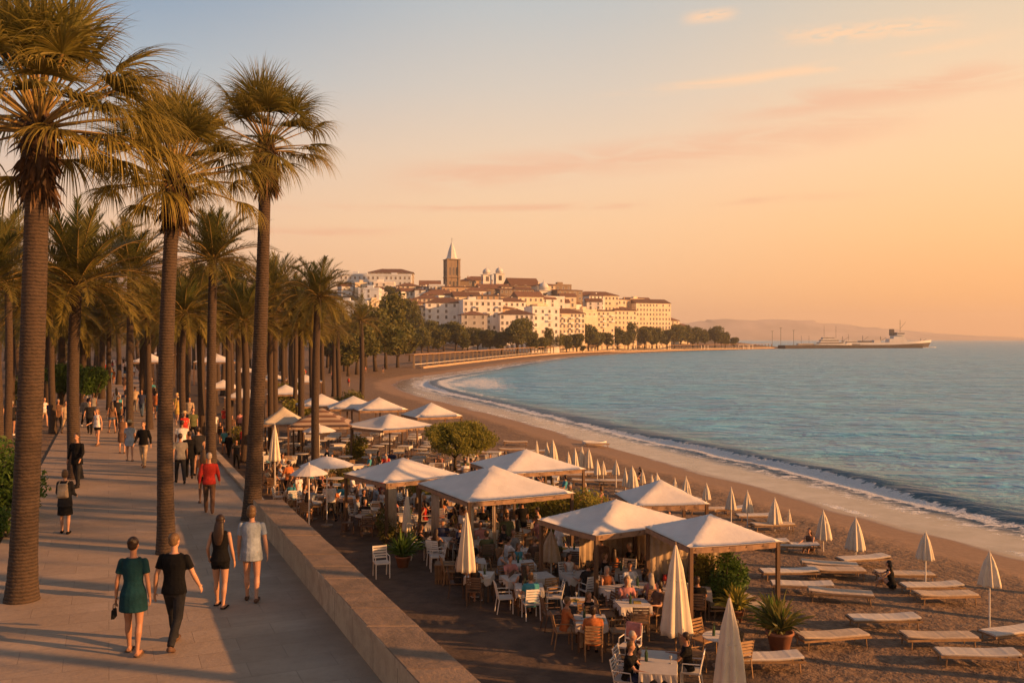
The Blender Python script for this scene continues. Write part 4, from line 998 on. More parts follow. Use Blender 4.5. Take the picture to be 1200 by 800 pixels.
bush(690, 37.3, .7, 1.75, 13, M['willow'], 'narrow upright green shrub just left of the white canopy pair', n=2600)
bush(850, 27.7, .82, 1.75, 14, M['green'], 'dense green hedge under the frontmost canopy', n=6500, leaf=.085, name='hedge_bush', gap=.3)
bush(826, 28.3, .55, 1.6, 15, M['willow'], 'yellowish upright shrub left of the hedge under the frontmost canopy', n=2600, leaf=.08)
bush(418, 62, 1.0, 1.7, 16, M['willow'], 'yellow-green shrub left of the square white parasol post', n=1800, leaf=.12)
bush(400, 50, .7, 1.5, 17, M['tree'], 'dark shrub above the round white parasol', n=1600)
bush(492, 45.5, .8, 1.5, 18, M['willow'], 'green shrub between the round parasol and the white tents', n=1800)
bush(352, 88, 2.2, 2.4, 19, M['willow'], 'spreading yellow-green shrub behind the leaning fan palm', n=2600, leaf=.2)
bush(405, 105, 2.4, 2.4, 20, M['tree'], 'shrub at the back of the terraces under the far palms', n=2200, leaf=.2)
bush(282, 68, 1.0, 1.8, 22, M['willow'], 'yellow-green shrub left of the leaning fan palm trunk', n=1600, leaf=.13)
bush(335, 118, 2.6, 2.6, 23, M['willow'], 'pale green shrub among the far palm trunks', n=2200, leaf=.22)
bush(455, 37, .6, 1.25, 24, M['tree'], 'dark shrub beneath the left end of the white tents', n=1600, leaf=.08)
bush(30, 72, 1.6, 2.3, 25, M['willow'], 'yellow-green shrub behind the thick left palm trunk', 0, n=1800, leaf=.16)
bush(590, 49, .7, 1.0, 27, M['willow'], 'low green shrub right of the broad feathery tree', n=1300, leaf=.09)
def potted(px, py, r, h, seed, label, m, potr=.28, d=None):
    v = at(px, py); o = empty('potted_plant', v, 0, label, 'potted plant')
    mb = MB(); mb.lathe([(potr*.7, 0), (potr, potr*1.3), (potr*1.1, potr*1.32), (potr*1.1, potr*1.5), (potr*.95, potr*1.5), (potr*.9, potr*1.35), (.01, potr*1.33)], 16)
    p_ = link('pot', mb.mesh('pot', M['pot'], True), o)
    rs = np.random.RandomState(seed); n = 90; ph = rs.uniform(0, 6.28, n); el_ = rs.uniform(.5, 1.5, n)
    dd = np.stack([np.cos(ph)*np.cos(el_), np.sin(ph)*np.cos(el_), np.sin(el_)], 1); st = np.tile([0, 0, potr*1.4], (n, 1))+rs.normal(0, .06, (n, 3))*[1, 1, .3]
    V, Fq = ribbons(st, dd, rs.uniform(.6, 1.1, n)*h, rs.uniform(.05, .10, n), 5, rs.uniform(.12, .4, n), unit(np.cross(dd, rs.normal(0, 1, (n, 3)))), wprof=lambda t: math.sin(max(.08, t*.95)*math.pi)**.7)
    link('foliage', np_mesh('foliage', [(V, Fq, np.repeat(rs.uniform(0, 1, n), 12))], m), o); return o
potted(472, 664, .6, .95, 1, 'bushy potted palm beside the pale chairs on the left of the terrace', M['green'], .26)
potted(914, 762, .5, 1.05, 2, 'dark leafy plant in a terracotta pot right of the frontmost canopy', M['tree'], .33)
potted(905, 742, .4, .7, 3, 'smaller potted plant beside the right post of the frontmost canopy', M['green'], .24)
potted(862, 728, .4, .7, 4, 'potted plant with arching leaves in front of the hedge', M['willow'], .24)

# ---------------------------------------------------------------- canopies
def sheet_roof(w, d, rise, sag, n=12, pinch=.05):
    """square tent roof: four fabric panels from the apex, sagging between the ribs; with thickness"""
    mb = MB(); g = []
    for s_ in (0, 1):
        g.append([])
        for i in range(n+1):
            for j in range(n+1):
                u = i/n*2-1; v = j/n*2-1; a = max(abs(u), abs(v)); b = min(abs(u), abs(v)); rib = b/a if a > 1e-6 else 1
                z = rise*(1-a)**1.0*(1-.0)+rise*.10*(1-a)**3-sag*math.sin(a*math.pi)*(1-rib**2)-sag*.5*a*a*(1-rib**2)
                x = u*w/2*(1-pinch*(1-abs(v)**2)*(abs(u) > .999)); y = v*d/2*(1-pinch*(1-abs(u)**2)*(abs(v) > .999))
                g[-1].append((x, y, z-(.012 if s_ == 0 else 0)))
    N_ = (n+1)**2; vs = g[0]+g[1]; fs = []
    for i in range(n):
        for j in range(n):
            a = i*(n+1)+j; q = (a, a+n+1, a+n+2, a+1); fs.append(q[::-1]); fs.append(tuple(k+N_ for k in q))
    ed = [i for i in range(n)]; 
    for k in range(n):
        for a, b in ((k, k+1), (n*(n+1)+k+1, n*(n+1)+k), ((k+1)*(n+1), k*(n+1)), (k*(n+1)+n, (k+1)*(n+1)+n)): fs.append((a, b, b+N_, a+N_))
    mb.add(vs, fs); return mb
canopies = []
def canopy(corner, z_eave, w, d, yaw, rise, label, fabric='canvas', post='dwood', curtain=(), single=False, ground=None, sag=.07, name='canopy', apex_cap=True, val=True, lowpoly=False):
    """corner = near corner (x, y) of the eave; the roof runs w along yaw and d away from the viewer"""
    rise *= .84; c, s_ = math.cos(yaw), math.sin(yaw); cx = corner[0]+c*w/2-s_*d/2; cy = corner[1]+s_*w/2+c*d/2
    zg = gz(cx, cy) if ground is None else ground
    r = empty(name, (cx, cy, zg), yaw, label, 'canopy'); ze = z_eave-zg
    ro = sheet_roof(w, d, rise, sag, 8 if lowpoly else 14).build('roof', M[fabric], r, (0, 0, ze), smooth=True)
    if val:
        mb = MB(); hv = .17
        for (x, y, L, a) in ((0, -d/2+.05, w-.1, 0), (0, d/2-.05, w-.1, 0), (-w/2+.05, 0, d-.1, math.pi/2), (w/2-.05, 0, d-.1, math.pi/2)):
            k = 16; vs = []; fs = []
            for i in range(k+1):
                t = i/k-.5; oy = .012*math.sin(i*2.1); dz_ = -.03*(1-(2*t)**2)
                for (yy_, zz) in ((oy, -.035+dz_), (oy*1.6, -hv-.02*abs(math.sin(i*1.3))+dz_), (oy*1.6+.008, -hv-.02*abs(math.sin(i*1.3))+dz_), (oy+.008, -.035+dz_)):
                    X, Y = t*L, yy_; vs.append((x+X*math.cos(a)-Y*math.sin(a), y+X*math.sin(a)+Y*math.cos(a), zz))
            for i in range(k):
                A = i*4
                for e in range(4): f_ = (e+1) % 4; fs.append((A+e, A+4+e, A+4+f_, A+f_))
            mb.add(vs, fs)
        mb.build('valance', M['valance'] if fabric != 'stripe' else M['stripe'], r, (0, 0, ze))
    if single:
        mb = MB(); mb.tube([(0, 0, 0), (0, 0, ze+rise*.95)], .05, n=10); mb.build('post', M[post], r, smooth=True)
        mb = MB(); mb.box((0, 0, .05), (.7, .7, .10)); mb.box((0, 0, .14), (.25, .25, .1)); mb.build('base', M['rock'], r)
        for sx_ in (-1, 1):
            for sy in (-1, 1):
                mb = MB(); mb.tube([(sx_*.05, sy*.05, ze+rise*.8-.06), (sx_*(w/2-.05), sy*(d/2-.05), ze-.04)], .016, n=5); mb.build('rib', M[post], r)
    else:
        for (x, y) in ((-1, -1), (1, -1), (1, 1), (-1, 1)):
            mb = MB(); mb.box((x*(w/2-.09), y*(d/2-.09), (ze-.05)/2), (.10, .10, ze-.05)); mb.box((x*(w/2-.09), y*(d/2-.09), .03), (.22, .22, .06)); mb.build('post', M[post], r)
        for (x, y, sx_, sy) in ((0, -1, w, 0), (0, 1, w, 0), (-1, 0, 0, d), (1, 0, 0, d)):
            mb = MB(); mb.box((x*(w/2-.09), y*(d/2-.09), ze-.10), (sx_-.3 if sx_ else .06, sy-.3 if sy else .06, .08)); mb.build('beam', M[post], r)
    if False: mb = MB(); mb.lathe([(.10, -.02), (.09, .03), (.03, .06), (.025, .12), (.005, .14)], 10); mb.build('finial', M[fabric if fabric != 'stripe' else 'canvas'], r, (0, 0, ze+rise*1.10))
    for (x0, y0, x1, y1, ztop, zbot) in curtain:     # hanging drapes, as fractions of half size
        k = max(8, int(math.hypot((x1-x0)*w/2, (y1-y0)*d/2)/.045)); vs = []; fs = []; L = Vector(((x1-x0)*w/2, (y1-y0)*d/2, 0)); nn = Vector((-L.y, L.x, 0)).normalized()
        for i in range(k+1):
            b_ = Vector((x0*w/2, y0*d/2, 0))+L*(i/k); wv = (.032*math.sin(i*1.25)+.012*math.sin(i*2.9))
            for zz, q in ((ze-.14, .5), (ze*.6, .85), (zbot, 1.15)): vs.append(b_+nn*wv*q+Vector((0, 0, zz)))
            for zz, q in ((zbot, 1.15), (ze*.6, .85), (ze-.14, .5)): vs.append(b_+nn*(wv*q+.006)+Vector((0, 0, zz)))
        for i in range(k):
            A = i*6
            for e in range(6): f_ = (e+1) % 6; fs.append((A+e, A+6+e, A+6+f_, A+f_))
        mb = MB(); mb.add(vs, fs); mb.build('curtain', M['curtain'], r, smooth=True)
    canopies.append((r, label)); return r
def stripemat():
    m, n, l, b = mat('striped_canvas'); tc = n.new('ShaderNodeTexCoord'); w_ = n.new('ShaderNodeTexWave'); w_.bands_direction = 'Z'; w_.inputs['Scale'].default_value = 1.15; w_.inputs['Distortion'].default_value = .25
    l.new(tc.outputs['Object'], w_.inputs['Vector']); r = n.new('ShaderNodeValToRGB'); r.color_ramp.elements[0].position = .45; r.color_ramp.elements[1].position = .55
    r.color_ramp.elements[0].color = (.16, .085, .055, 1); r.color_ramp.elements[1].color = (.38, .28, .20, 1); l.new(w_.outputs['Fac'], r.inputs['Fac']); l.new(r.outputs[0], b.inputs['Base Color']); b.inputs['Roughness'].default_value = .85; return m
M['stripe'] = stripemat()
def cn_(px, py, z): v = at(px, py, z); return (v.x, v.y)
canopy(cn_(808, 641, -.62), -.62, 2.85, 3.0, R(16), .62, 'frontmost white canopy on dark posts, over the hedge at the right of the terrace', curtain=((-.95, .93, .95, .93, 0, .3),))
canopy(cn_(698, 627, -.72), -.72, 4.0, 3.0, R(33), .72, 'white canopy with beige side curtains, overlapping the left of the frontmost one', curtain=((-.2, .93, .93, .93, 0, .15), (.93, -.1, .93, .93, 0, .15)), sag=.10)
canopy(cn_(742, 592, -.6), -.6, 2.7, 2.6, R(8), .72, 'white canopy just peeking out behind the curtained one')
canopy(cn_(548, 588, -.6), -.6, 4.3, 4.8, R(27), .92, 'largest white canopy with brown valance in the middle of the terrace', curtain=((-.95, -.93, -.86, -.93, 0, .1), (-.52, -.93, -.46, -.93, 0, .1), (-.93, .2, -.93, .5, 0, .1)))
canopy(cn_(590, 555, -.6), -.6, 3.9, 3.9, R(24), .80, 'white canopy directly behind the largest one')
canopy(cn_(452, 566, -.6), -.6, 3.7, 3.5, R(38), .75, 'white tent canopy left of the largest one, seen over its shoulder', curtain=((-.9, -.93, -.7, -.93, 0, .1),))
canopy(cn_(449, 504, -.6), -.6, 4.4, 4.4, R(45), .85, 'wide square white parasol on a single dark post', single=True, fabric='canvas', name='square_parasol')
canopy(cn_(336, 500, -.55), -.55, 4.1, 3.8, R(8), 1.15, 'brown and beige striped canopy at the foot of the lone palm', fabric='stripe')
canopy(cn_(306, 497, -.55), -.55, 2.7, 3.6, R(12), 1.1, 'cream canopy half hidden by the leaning palm trunk, left of the striped one', fabric='cream')
far_c = [(352, 476, 4.0, 3.6, 20, 'far white tent, leftmost of the row behind the striped canopy'), (385, 479, 4.2, 3.6, 14, 'far white tent, second from the left behind the striped canopy'), (420, 481, 4.0, 3.4, 20, 'far white tent, rightmost of the row behind the striped canopy'),
         (488, 489, 3.6, 3.4, 26, 'small white tent at the edge of the open sand above the broad feathery tree'), (262, 466, 3.6, 3.2, 10, 'far white canopy just left of the leaning palm trunk'), (312, 462, 3.6, 3.4, 10, 'far white canopy just right of the leaning palm trunk'),
         (240, 455, 3.6, 3.2, 10, 'far white canopy right of the slender middle palm trunk'), (338, 448, 4.2, 4, 10, 'faraway white canopy among the palms right of the leaning trunk'), (300, 445, 4, 4, 10, 'faraway white canopy seen beside the leaning trunk'), (270, 436, 4, 4, 5, 'tiny white canopy behind the dark-trunked edge palm')]
for px, py, w, d, yw, lb in far_c:
    canopy(cn_(px, py, -.6), -.6, w, d, R(yw), 1.0, lb, lowpoly=True)
for px, py, w, d, yw, lb in [(152, 424, 3.4, 3.2, 5, 'white canopy at the far end of the promenade, the lowest of three'), (176, 415, 3.4, 3.2, 5, 'white canopy at the far end of the promenade, the middle of three'), (160, 409, 3.6, 3.2, 5, 'white canopy at the far end of the promenade, highest of three'),
                             (226, 424, 4, 3.6, 5, 'white canopy at the far promenade end, right of the middle palm trunk')]:
    canopy(cn_(px, py, 2.5), 2.5, w, d, R(yw), 1.0, lb, ground=0, lowpoly=True)
# round open parasols
def round_parasol(px, py, d, r, label, tilt=0, fabric='canvas'):
    z = CZ+(HOR-py)*d/F; x = (px-600)*d/F; zg = gz(x, d); o = empty('open_parasol', (x, d, zg), .3, label, 'parasol'); h = z-zg
    mb = MB(); n = 16; mb.lathe([(r, -.01), (r, .0), (r*.66, .17), (r*.33, .30), (.03, .38), (.01, .38)], n, wob=lambda t, z_: 1-.035*(1-abs(math.cos(t*4)))*(z_ < .2)); mb.build('fabric', M[fabric], o, (0, 0, h), smooth=False)
    mb = MB(); mb.tube([(0, 0, 0), (0, 0, h+.45)], .028, n=8); mb.build('pole', M['paint'], o); mb = MB(); mb.lathe([(.26, 0), (.26, .07), (.05, .12), (.04, .3)], 14); mb.build('base', M['rock'], o, smooth=False)
    for k in range(8): a = k*math.pi/4; mb = MB(); mb.tube([(0, 0, h+.34), (math.cos(a)*r*.94, math.sin(a)*r*.94, h+.01)], .009, n=4); mb.build('rib', M['wood'], o)
    canopies.append((o, label)); return o
round_parasol(383, 545, 40, 1.15, 'round white parasol open low above the left terrace tables')
round_parasol(362, 555, 37.5, .75, 'small round white parasol just below left of the larger round one')
round_parasol(374, 505, 56, 1.0, 'round white parasol open in front of the striped canopy')
# closed parasols
def closed(px, ytop, ybot, d, wpx, label, name='closed_parasol', fabric='cream', pleats=8, seed=0, lean=0, group=None, pole='paint'):
    q = random.Random(seed); x = (px-600)*d/F; zg = gz(x, d); zt = CZ+(HOR-ytop)*d/F-zg; zb = CZ+(HOR-ybot)*d/F-zg; r = wpx*d/F/2*.93
    zb = max(zb, .25)
    o = empty(name, (x, d, zg), q.uniform(0, 6), label, 'parasol', group)
    H = zt-zb; ph = q.uniform(0, 6); prof = [(r*1.0, 0), (r*.97, H*.06), (r*.84, H*.25), (r*.66, H*.5), (r*.42, H*.75), (r*.19, H*.92), (.03, H*.985), (.015, H)]
    mb = MB(); lx = q.uniform(-.08, .08)
    mb.lathe(prof, 48, (0, 0, zb), wob=lambda t, z_: 1+(.20*math.cos(pleats*t+ph)+.09*math.cos(3*t+ph*2)+.04*math.sin(pleats*2*t+z_*3))*(1 if z_ < H*.8 else .5)*(1 if z_ > .001*H else 1.03))
    cv_ = mb.build('fabric', M[fabric], o, smooth=True)
    mb = MB(); mb.tube([(0, 0, -.05), (0, 0, zb+H*.5)], .022, n=8); mb.tube([(0, 0, zt-.06), (0, 0, zt+.07)], [.02, .012], n=6); mb.build('pole', M[pole], o)
    mb = MB(); mb.lathe([(r*.50, 0), (r*.53, .04), (r*.52, .05)], 16, (0, 0, zb+H*.60), wob=None)
    mb.build('tie_strap', M[fabric], o)
    if lean: o.rotation_euler = (R(lean), 0, o.rotation_euler.z)
    return o
closed(855, 700, 838, 19.3, 44, 'tall closed cream parasol cut off by the bottom edge of the photo', seed=1, pole='wood')
closed(792, 638, 742, 23.6, 36, 'tall closed cream parasol in front of the frontmost canopy', seed=2, pole='wood')
closed(547, 600, 669, 28.2, 21, 'closed cream parasol in front of the largest canopy', seed=3, pole='wood')
closed(646, 622, 657, 30.5, 24, 'short wide closed parasol among the tables between the two big canopies', seed=4, fabric='curtain')
closed(477, 575, 622, 35, 11, 'slim closed parasol at the left corner of the largest canopy', seed=5, fabric='cream')
closed(322, 498, 540, 45, 13, 'closed cream parasol just right of the leaning palm trunk', seed=6)
beachp = [(1160, 647, 686, 744, 24), (1085, 624, 655, 692, 20), (1003, 607, 644, 655, 22), (965, 599, 632, 646, 18), (908, 584, 613, 622, 16), (876, 576, 600, 618, 13), (857, 572, 597, 612, 12), (828, 567, 585, 601, 10),
          (804, 559, 588, 598, 15), (791, 561, 588, 597, 11), (770, 555, 576, 585, 13), (764, 557, 574, 583, 7), (741, 547, 571, 579, 14), (733, 549, 570, 577, 8), (722, 540, 556, 571, 9), (707, 541, 556, 563, 8), (700, 539, 556, 563, 8), (690, 526, 548, 556, 11),
          (682, 524, 548, 555, 10), (674, 526, 548, 557, 9), (666, 530, 548, 555, 8), (648, 516, 543, 550, 12), (641, 519, 541, 549, 8), (629, 517, 542, 549, 7), (753, 551, 566, 575, 7), (925, 598, 612, 620, 6)]
bps = []
for i, (px, yt, yb, yg, w) in enumerate(beachp):
    v = at(px, yg)
    bps.append((closed(px, yt, yb, v.y, w, None, 'beach_parasol', 'cream', 8, 100+i, 0, 'closed parasols on the open sand'), px, yt))
order = sorted(range(len(bps)), key=lambda i: -bps[i][1])
ORD = ['', 'second', 'third', 'fourth', 'fifth', 'sixth', 'seventh', 'eighth', 'ninth', 'tenth', 'eleventh', 'twelfth', 'thirteenth', 'fourteenth', 'fifteenth', 'sixteenth', 'seventeenth', 'eighteenth', 'nineteenth', 'twentieth', 'twenty-first', 'twenty-second', 'twenty-third', 'twenty-fourth', 'twenty-fifth', 'twenty-sixth', 'twenty-seventh', 'twenty-eighth', 'twenty-ninth', 'thirtieth']
for k, i in enumerate(order):
    bps[i][0]['label'] = 'closed cream beach parasol, '+('rightmost' if k == 0 else ORD[k]+' from the right')+' of those standing on the open sand'

# ---------------------------------------------------------------- furniture
def chair_proto(kind):
    o = empty('chair', (0, 0, 0)); m = M['paint'] if kind == 'white' else M['wood'] if kind == 'wood' else M['dwood']
    w, d, h = .46, .45, .45
    mb = MB(); mb.box((0, 0, h), (w, d, .035)); mb.build('seat', M['cloth'] if kind == 'white' else m, o)
    for x in (-1, 1):
        mb = MB(); mb.tube([(x*(w/2-.02), d/2-.02, 0), (x*(w/2-.02), d/2-.02, h-.02)], .017, n=6); mb.build('leg', m, o)
        mb = MB(); mb.tube([(x*(w/2-.02), -d/2-.04, 0), (x*(w/2-.02), -d/2+.03, h-.02)], .017, n=6); mb.build('leg', m, o)
        mb = MB(); mb.tube([(x*(w/2-.015), -d/2+.02, h+.01), (x*(w/2-.015), -d/2-.02, h+.22), (x*(w/2-.015), -d/2+.02, h+.215), (x*(w/2-.01), d/2-.06, h+.21), (x*(w/2-.01), d/2-.04, h+.01)], .014, n=5); mb.build('armrest', m, o)
    mb = MB(); L = .46
    for x in (-w/2+.02, w/2-.02): mb.tube([(x, -d/2+.02, h), (x, -d/2-.08, h+L)], .015, n=6)
    for k in range(5): t = .25+.17*k; mb.box((0, -d/2+.02-.10*t, h+L*t), (w-.05, .014, .055), rx=-.2)
    mb.build('backrest', m, o); return o
def table_proto(kind):
    o = empty('table', (0, 0, 0))
    if kind == 'round':
        mb = MB(); mb.lathe([(.42, .70), (.44, .705), (.45, .725), (.44, .74), (.01, .742)], 20); mb.build('tabletop', M['cloth'], o); mb = MB(); mb.lathe([(.22, 0), (.22, .02), (.04, .05), (.03, .4), (.035, .69), (.15, .70)], 12); mb.build('pedestal', M['metal'], o)
    else:
        L = .85 if kind == 'square' else 1.55
        mb = MB(); mb.box((0, 0, .725), (L, .80, .03)); mb.build('tabletop', M['wood'], o)
        # cloth with an uneven hem
        k = 10; vs = []; fs = []
        mb = MB(); mb.box((0, 0, .7435), (L+.02, .82, .007))
        ring = []
        for i in range(48):
            t = i/48*4; s_ = int(t); f_ = t-s_; X = (L/2+.012, -L/2-.012)
            c_ = [(L/2+.012, -.412), (L/2+.012, .412), (-L/2-.012, .412), (-L/2-.012, -.412), (L/2+.012, -.412)]
            ring.append((c_[s_][0]*(1-f_)+c_[s_+1][0]*f_, c_[s_][1]*(1-f_)+c_[s_+1][1]*f_))
        for i, (x, y) in enumerate(ring):
            dz_ = .19+.05*math.sin(i*1.7)+.04*math.cos(i*.52); fl = 1+.03*math.sin(i*2.1)
            vs += [(x, y, .7465), (x*fl*1.01, y*fl*1.01, .7465-dz_)]
        for i in range(48): a = i*2; b_ = (i+1) % 48*2; fs.append((a, b_, b_+1, a+1))
        mb.add(vs, fs); mb.build('tablecloth', M['cloth'], o)
        for x in (-1, 1):
            for y in (-1, 1): mb = MB(); mb.box((x*(L/2-.06), y*.34, .355), (.05, .05, .71)); mb.build('leg', M['dwood'], o)
    return o
def place(proto, loc, rz, used, label=None, cat=None, group=None, sc=None):
    o = copy_tree(proto) if used.get(proto.name) else proto; used[proto.name] = 1
    o.location = loc; o.rotation_euler = (0, 0, rz)
    if sc: o.scale = (sc,)*3
    return tag(o, label, cat, group)
used = {}
CP_ = {k: chair_proto(k) for k in ('white', 'wood', 'dark')}; TP_ = {k: table_proto(k) for k in ('round', 'square', 'long')}
# simple far versions: one mesh each
def join_children(proto, name):
    mb = None; bm = bmesh.new(); mats = []
    for ch in kids(proto):
        me = ch.data; n0 = len(bm.faces); bm.from_mesh(me); bm.faces.ensure_lookup_table()
        if me.materials[0] not in mats: mats.append(me.materials[0])
        k = mats.index(me.materials[0])
        for f_ in bm.faces[n0:]: f_.material_index = k
    me = bpy.data.meshes.new(name); bm.to_mesh(me); bm.free()
    for m_ in mats: me.materials.append(m_)
    return me
CF = {k: join_children(v, 'chair') for k, v in CP_.items()}; TF = {k: join_children(v, 'table') for k, v in TP_.items()}
tables = []; chairs = []; diners = []; extras = []
q = random.Random(31)
UX = Vector((-.43, 1)).normalized(); UN = Vector((1, .43)).normalized()
def okspot(x, y):
    px, py = pix((x, y, -3.0))
    # front boundary and outline of the seating area as the photograph shows it
    fb = np.interp(px, [300, 330, 430, 500, 545, 600, 680, 760, 830, 890, 930], [622, 606, 632, 662, 700, 722, 765, 815, 815, 790, 700])
    rb = np.interp(py, [470, 500, 530, 560, 600, 640, 700, 760, 800], [440, 500, 560, 640, 690, 830, 880, 885, 880])
    lb = np.interp(py, [470, 540, 560, 600, 640], [250, 300, 322, 330, 470])
    return lb < px < rb and py < fb and py > 470
def clear(x, y, r, lst): return all((x-a)**2+(y-b)**2 > r*r for a, b in lst)
posts = []
for r_, _ in canopies:
    for ch in kids(r_):
        if ch.name.startswith('post') or ch.name.startswith('pole'):
            bb = [r_.matrix_basis @ (ch.matrix_basis @ Vector(c)) for c in ch.bound_box]; posts.append((sum(v.x for v in bb)/8, sum(v.y for v in bb)/8))
obst = posts+[(o.location.x, o.location.y) for o in bpy.data.objects if o.parent is None and o.name.split('.')[0] in ('closed_parasol', 'potted_plant', 'bush', 'hedge_bush', 'feathery_tree', 'open_parasol', 'feather_palm')]
spots = []
row = 0
yy = 21.0
while yy < 74:
    xx = -26.0
    while xx < 14:
        x = xx+q.uniform(-.25, .25)-.43*(yy-40)*0; y = yy+q.uniform(-.3, .3)
        if okspot(x, y) and clear(x, y, .75, obst) and q.random() < .93 and clear(x, y, 1.3, spots): spots.append((x, y))
        xx += 1.55
    yy += 1.6*(1 if yy < 45 else 1.15)
for (x, y) in spots:
    near = y < 46; k = q.choice(['square', 'long', 'round', 'square', 'long']) if near else q.choice(['square', 'round'])
    rz = R(q.choice((0, 90, 23))+q.uniform(-12, 12)); z = gz(x, y)
    if near: t_ = place(TP_[k], (x, y, z), rz, used, None, 'table', 'restaurant tables on the terrace')
    else: t_ = tag(link('table', TF[k], None, (x, y, z), rz), None, 'table', 'restaurant tables on the terrace')
    tables.append((t_, k, near))
    L = {'square': .85, 'long': 1.55, 'round': .9}[k]
    seats = [(0, .72, 180), (0, -.72, 0), (L/2+.32, 0, 90), (-L/2-.32, 0, -90)] if k != 'long' else [(-.38, .72, 180), (.38, .72, 180), (-.38, -.72, 0), (.38, -.72, 0)]
    q.shuffle(seats); ns = q.choice((3, 4, 4)) if near else q.choice((1, 2, 2))
    ck = q.choice(('white', 'wood', 'dark', 'wood', 'dark', 'wood'))
    for (sx_, sy, an) in seats[:ns]:
        wx = x+sx_*math.cos(rz)-sy*math.sin(rz); wy = y+sx_*math.sin(rz)+sy*math.cos(rz); cz = gz(wx, wy); cr = rz+R(an+q.uniform(-14, 14))
        if not clear(wx, wy, .32, posts): continue
        if not near and len(chairs) > 285: continue
        if near: c_ = place(CP_[ck], (wx, wy, cz), cr, used, None, 'chair', 'chairs around the terrace tables')
        else: c_ = tag(link('chair', CF[ck], None, (wx, wy, cz), cr), None, 'chair', 'chairs around the terrace tables')
        chairs.append((c_, ck, near))
        if q.random() < (.60 if near else .65):
            kk = q.randrange(3); random.seed(int(wx*1000)); cols = rcols(); 
            o = extra_person(SITV[kk], (wx+.05*math.sin(cr)*-1, wy+.05*math.cos(cr), cz-.40*SITV[kk][0].k), cr, cols, 1.0, 'diners seated on the terrace'); diners.append((o, cols, kk))
    if near:
        for j in range(q.choice((2, 3, 4))):
            a = q.uniform(0, 6.28); rr_ = q.uniform(.1, .3); extras.append((x+math.cos(a)*rr_, y+math.sin(a)*rr_, z+.750, q.choice(('plate', 'glass', 'bottle', 'glass', 'menu'))))
# standing waiters and guests
for (px, py, kk, c) in [(541, 648, 0, ('white', 'black', 'hair', 'black')), (612, 640, 2, ('black', 'charcoal', 'hair', 'black')), (424, 600, 1, ('white', 'denim', 'hair', 'brown')), (705, 690, 4, ('brown', 'black', 'hair', 'black')), (655, 668, 0, ('white', 'beige', 'hair', 'brown')),
                        (727, 672, 5, ('black', 'brown', 'hair', 'brown')), (388, 610, 0, ('white', 'charcoal', 'hairb', 'black')), (350, 595, 3, ('white', 'grey', 'hair', 'brown')), (594, 655, 4, ('olive', 'black', 'hair', 'brown')), (815, 705, 1, ('navy', 'navy', 'hair', 'black')),
                        (338, 578, 4, ('orange', 'black', 'hair', 'black')), (460, 600, 2, ('grey', 'black', 'hair', 'black'))]:
    v = at(px, py); o = extra_person(VAR[kk], (v.x, v.y, v.z), q.uniform(0, 6.28), c, 1.0, 'people standing on the terrace'); walkers.append((o, c, kk, (v.x, v.y, v.z, 'terrace')))
PL = {}
mb = MB(); mb.lathe([(.05, 0), (.11, .012), (.13, .02), (.125, .022), (.05, .008), (.01, .008)], 16); PL['plate'] = mb.mesh('plate', M['paint'], True)
mb = MB(); mb.lathe([(.033, 0), (.034, .004), (.005, .01), (.005, .08), (.03, .11), (.034, .15), (.028, .18), (.026, .18), (.03, .14), (.01, .1)], 12)
gm, n, l, b = mat('clear_glass'); b.inputs['Base Color'].default_value = (.75, .76, .75, 1); b.inputs['Roughness'].default_value = .08; b.inputs['Transmission Weight'].default_value = .6; PL['glass'] = mb.mesh('wine_glass', gm, True)
mb = MB(); mb.lathe([(.037, 0), (.038, .01), (.038, .19), (.015, .24), (.014, .30), (.016, .30), (.016, .31), (.01, .31)], 12); PL['bottle'] = mb.mesh('bottle', M['bottle'], True)
mb = MB(); mb.box((0, 0, .004), (.21, .30, .008)); mb.box((0, 0, .0095), (.19, .28, .003)); PL['menu'] = mb.mesh('menu', CL['yellow'])
EL = dict(plate='round white plate lying on a terrace table', glass='stemmed wine glass standing on a terrace table', bottle='dark green wine bottle standing on a terrace table', menu='yellow menu card lying on a terrace table')
for (x, y, z, k) in extras:
    tag(link({'glass': 'wine_glass'}.get(k, k), PL[k], None, (x, y, z), q.uniform(0, 6)), EL[k], {'glass': 'wine glass', 'menu': 'menu card'}.get(k, k), {'plate': 'plates on the terrace tables', 'glass': 'wine glasses on the terrace tables', 'bottle': 'bottles on the terrace tables', 'menu': 'menu cards on the terrace tables'}[k])
# chair with a pink towel, at the front of the terrace; and the pale chair with bare frame on the left
v = at(738, 778); c_ = place(CP_['white'], (v.x, v.y, v.z), R(150), used, 'pale chair with a pink towel over its back at the front of the terrace', 'chair')
mb = MB(); vs = []; fs = []
for i in range(13):
    X = -.2+.4*i/12; wv = .01*math.sin(i*1.4)
    for (Y, Z) in ((-.345+wv, .42-.02*math.sin(i)), (-.325+wv, .70), (-.33, .935), (-.30, .955), (-.275, .93), (-.24+wv, .62)): vs.append((X, Y, Z))
for i in range(12):
    for j in range(5): a = i*6+j; fs.append((a, a+1, a+7, a+6))
mb.add(vs, fs); o = mb.build('towel', CL['pink'], None, c_.location, R(150), True); tag(o, 'pink towel draped over the back of the chair at the front of the terrace', 'towel')
sol = o.modifiers.new('s', 'SOLIDIFY'); sol.thickness = .012
for (px, py, rz, lb) in [(447, 676, 200, 'pale metal chair standing alone on the left of the terrace, near the potted palm'), (512, 668, 100, 'pale metal chair between the potted palm and the closed parasol')]:
    v = at(px, py); place(CP_['white'], v, R(rz), used, lb, 'chair', sc=1.1)
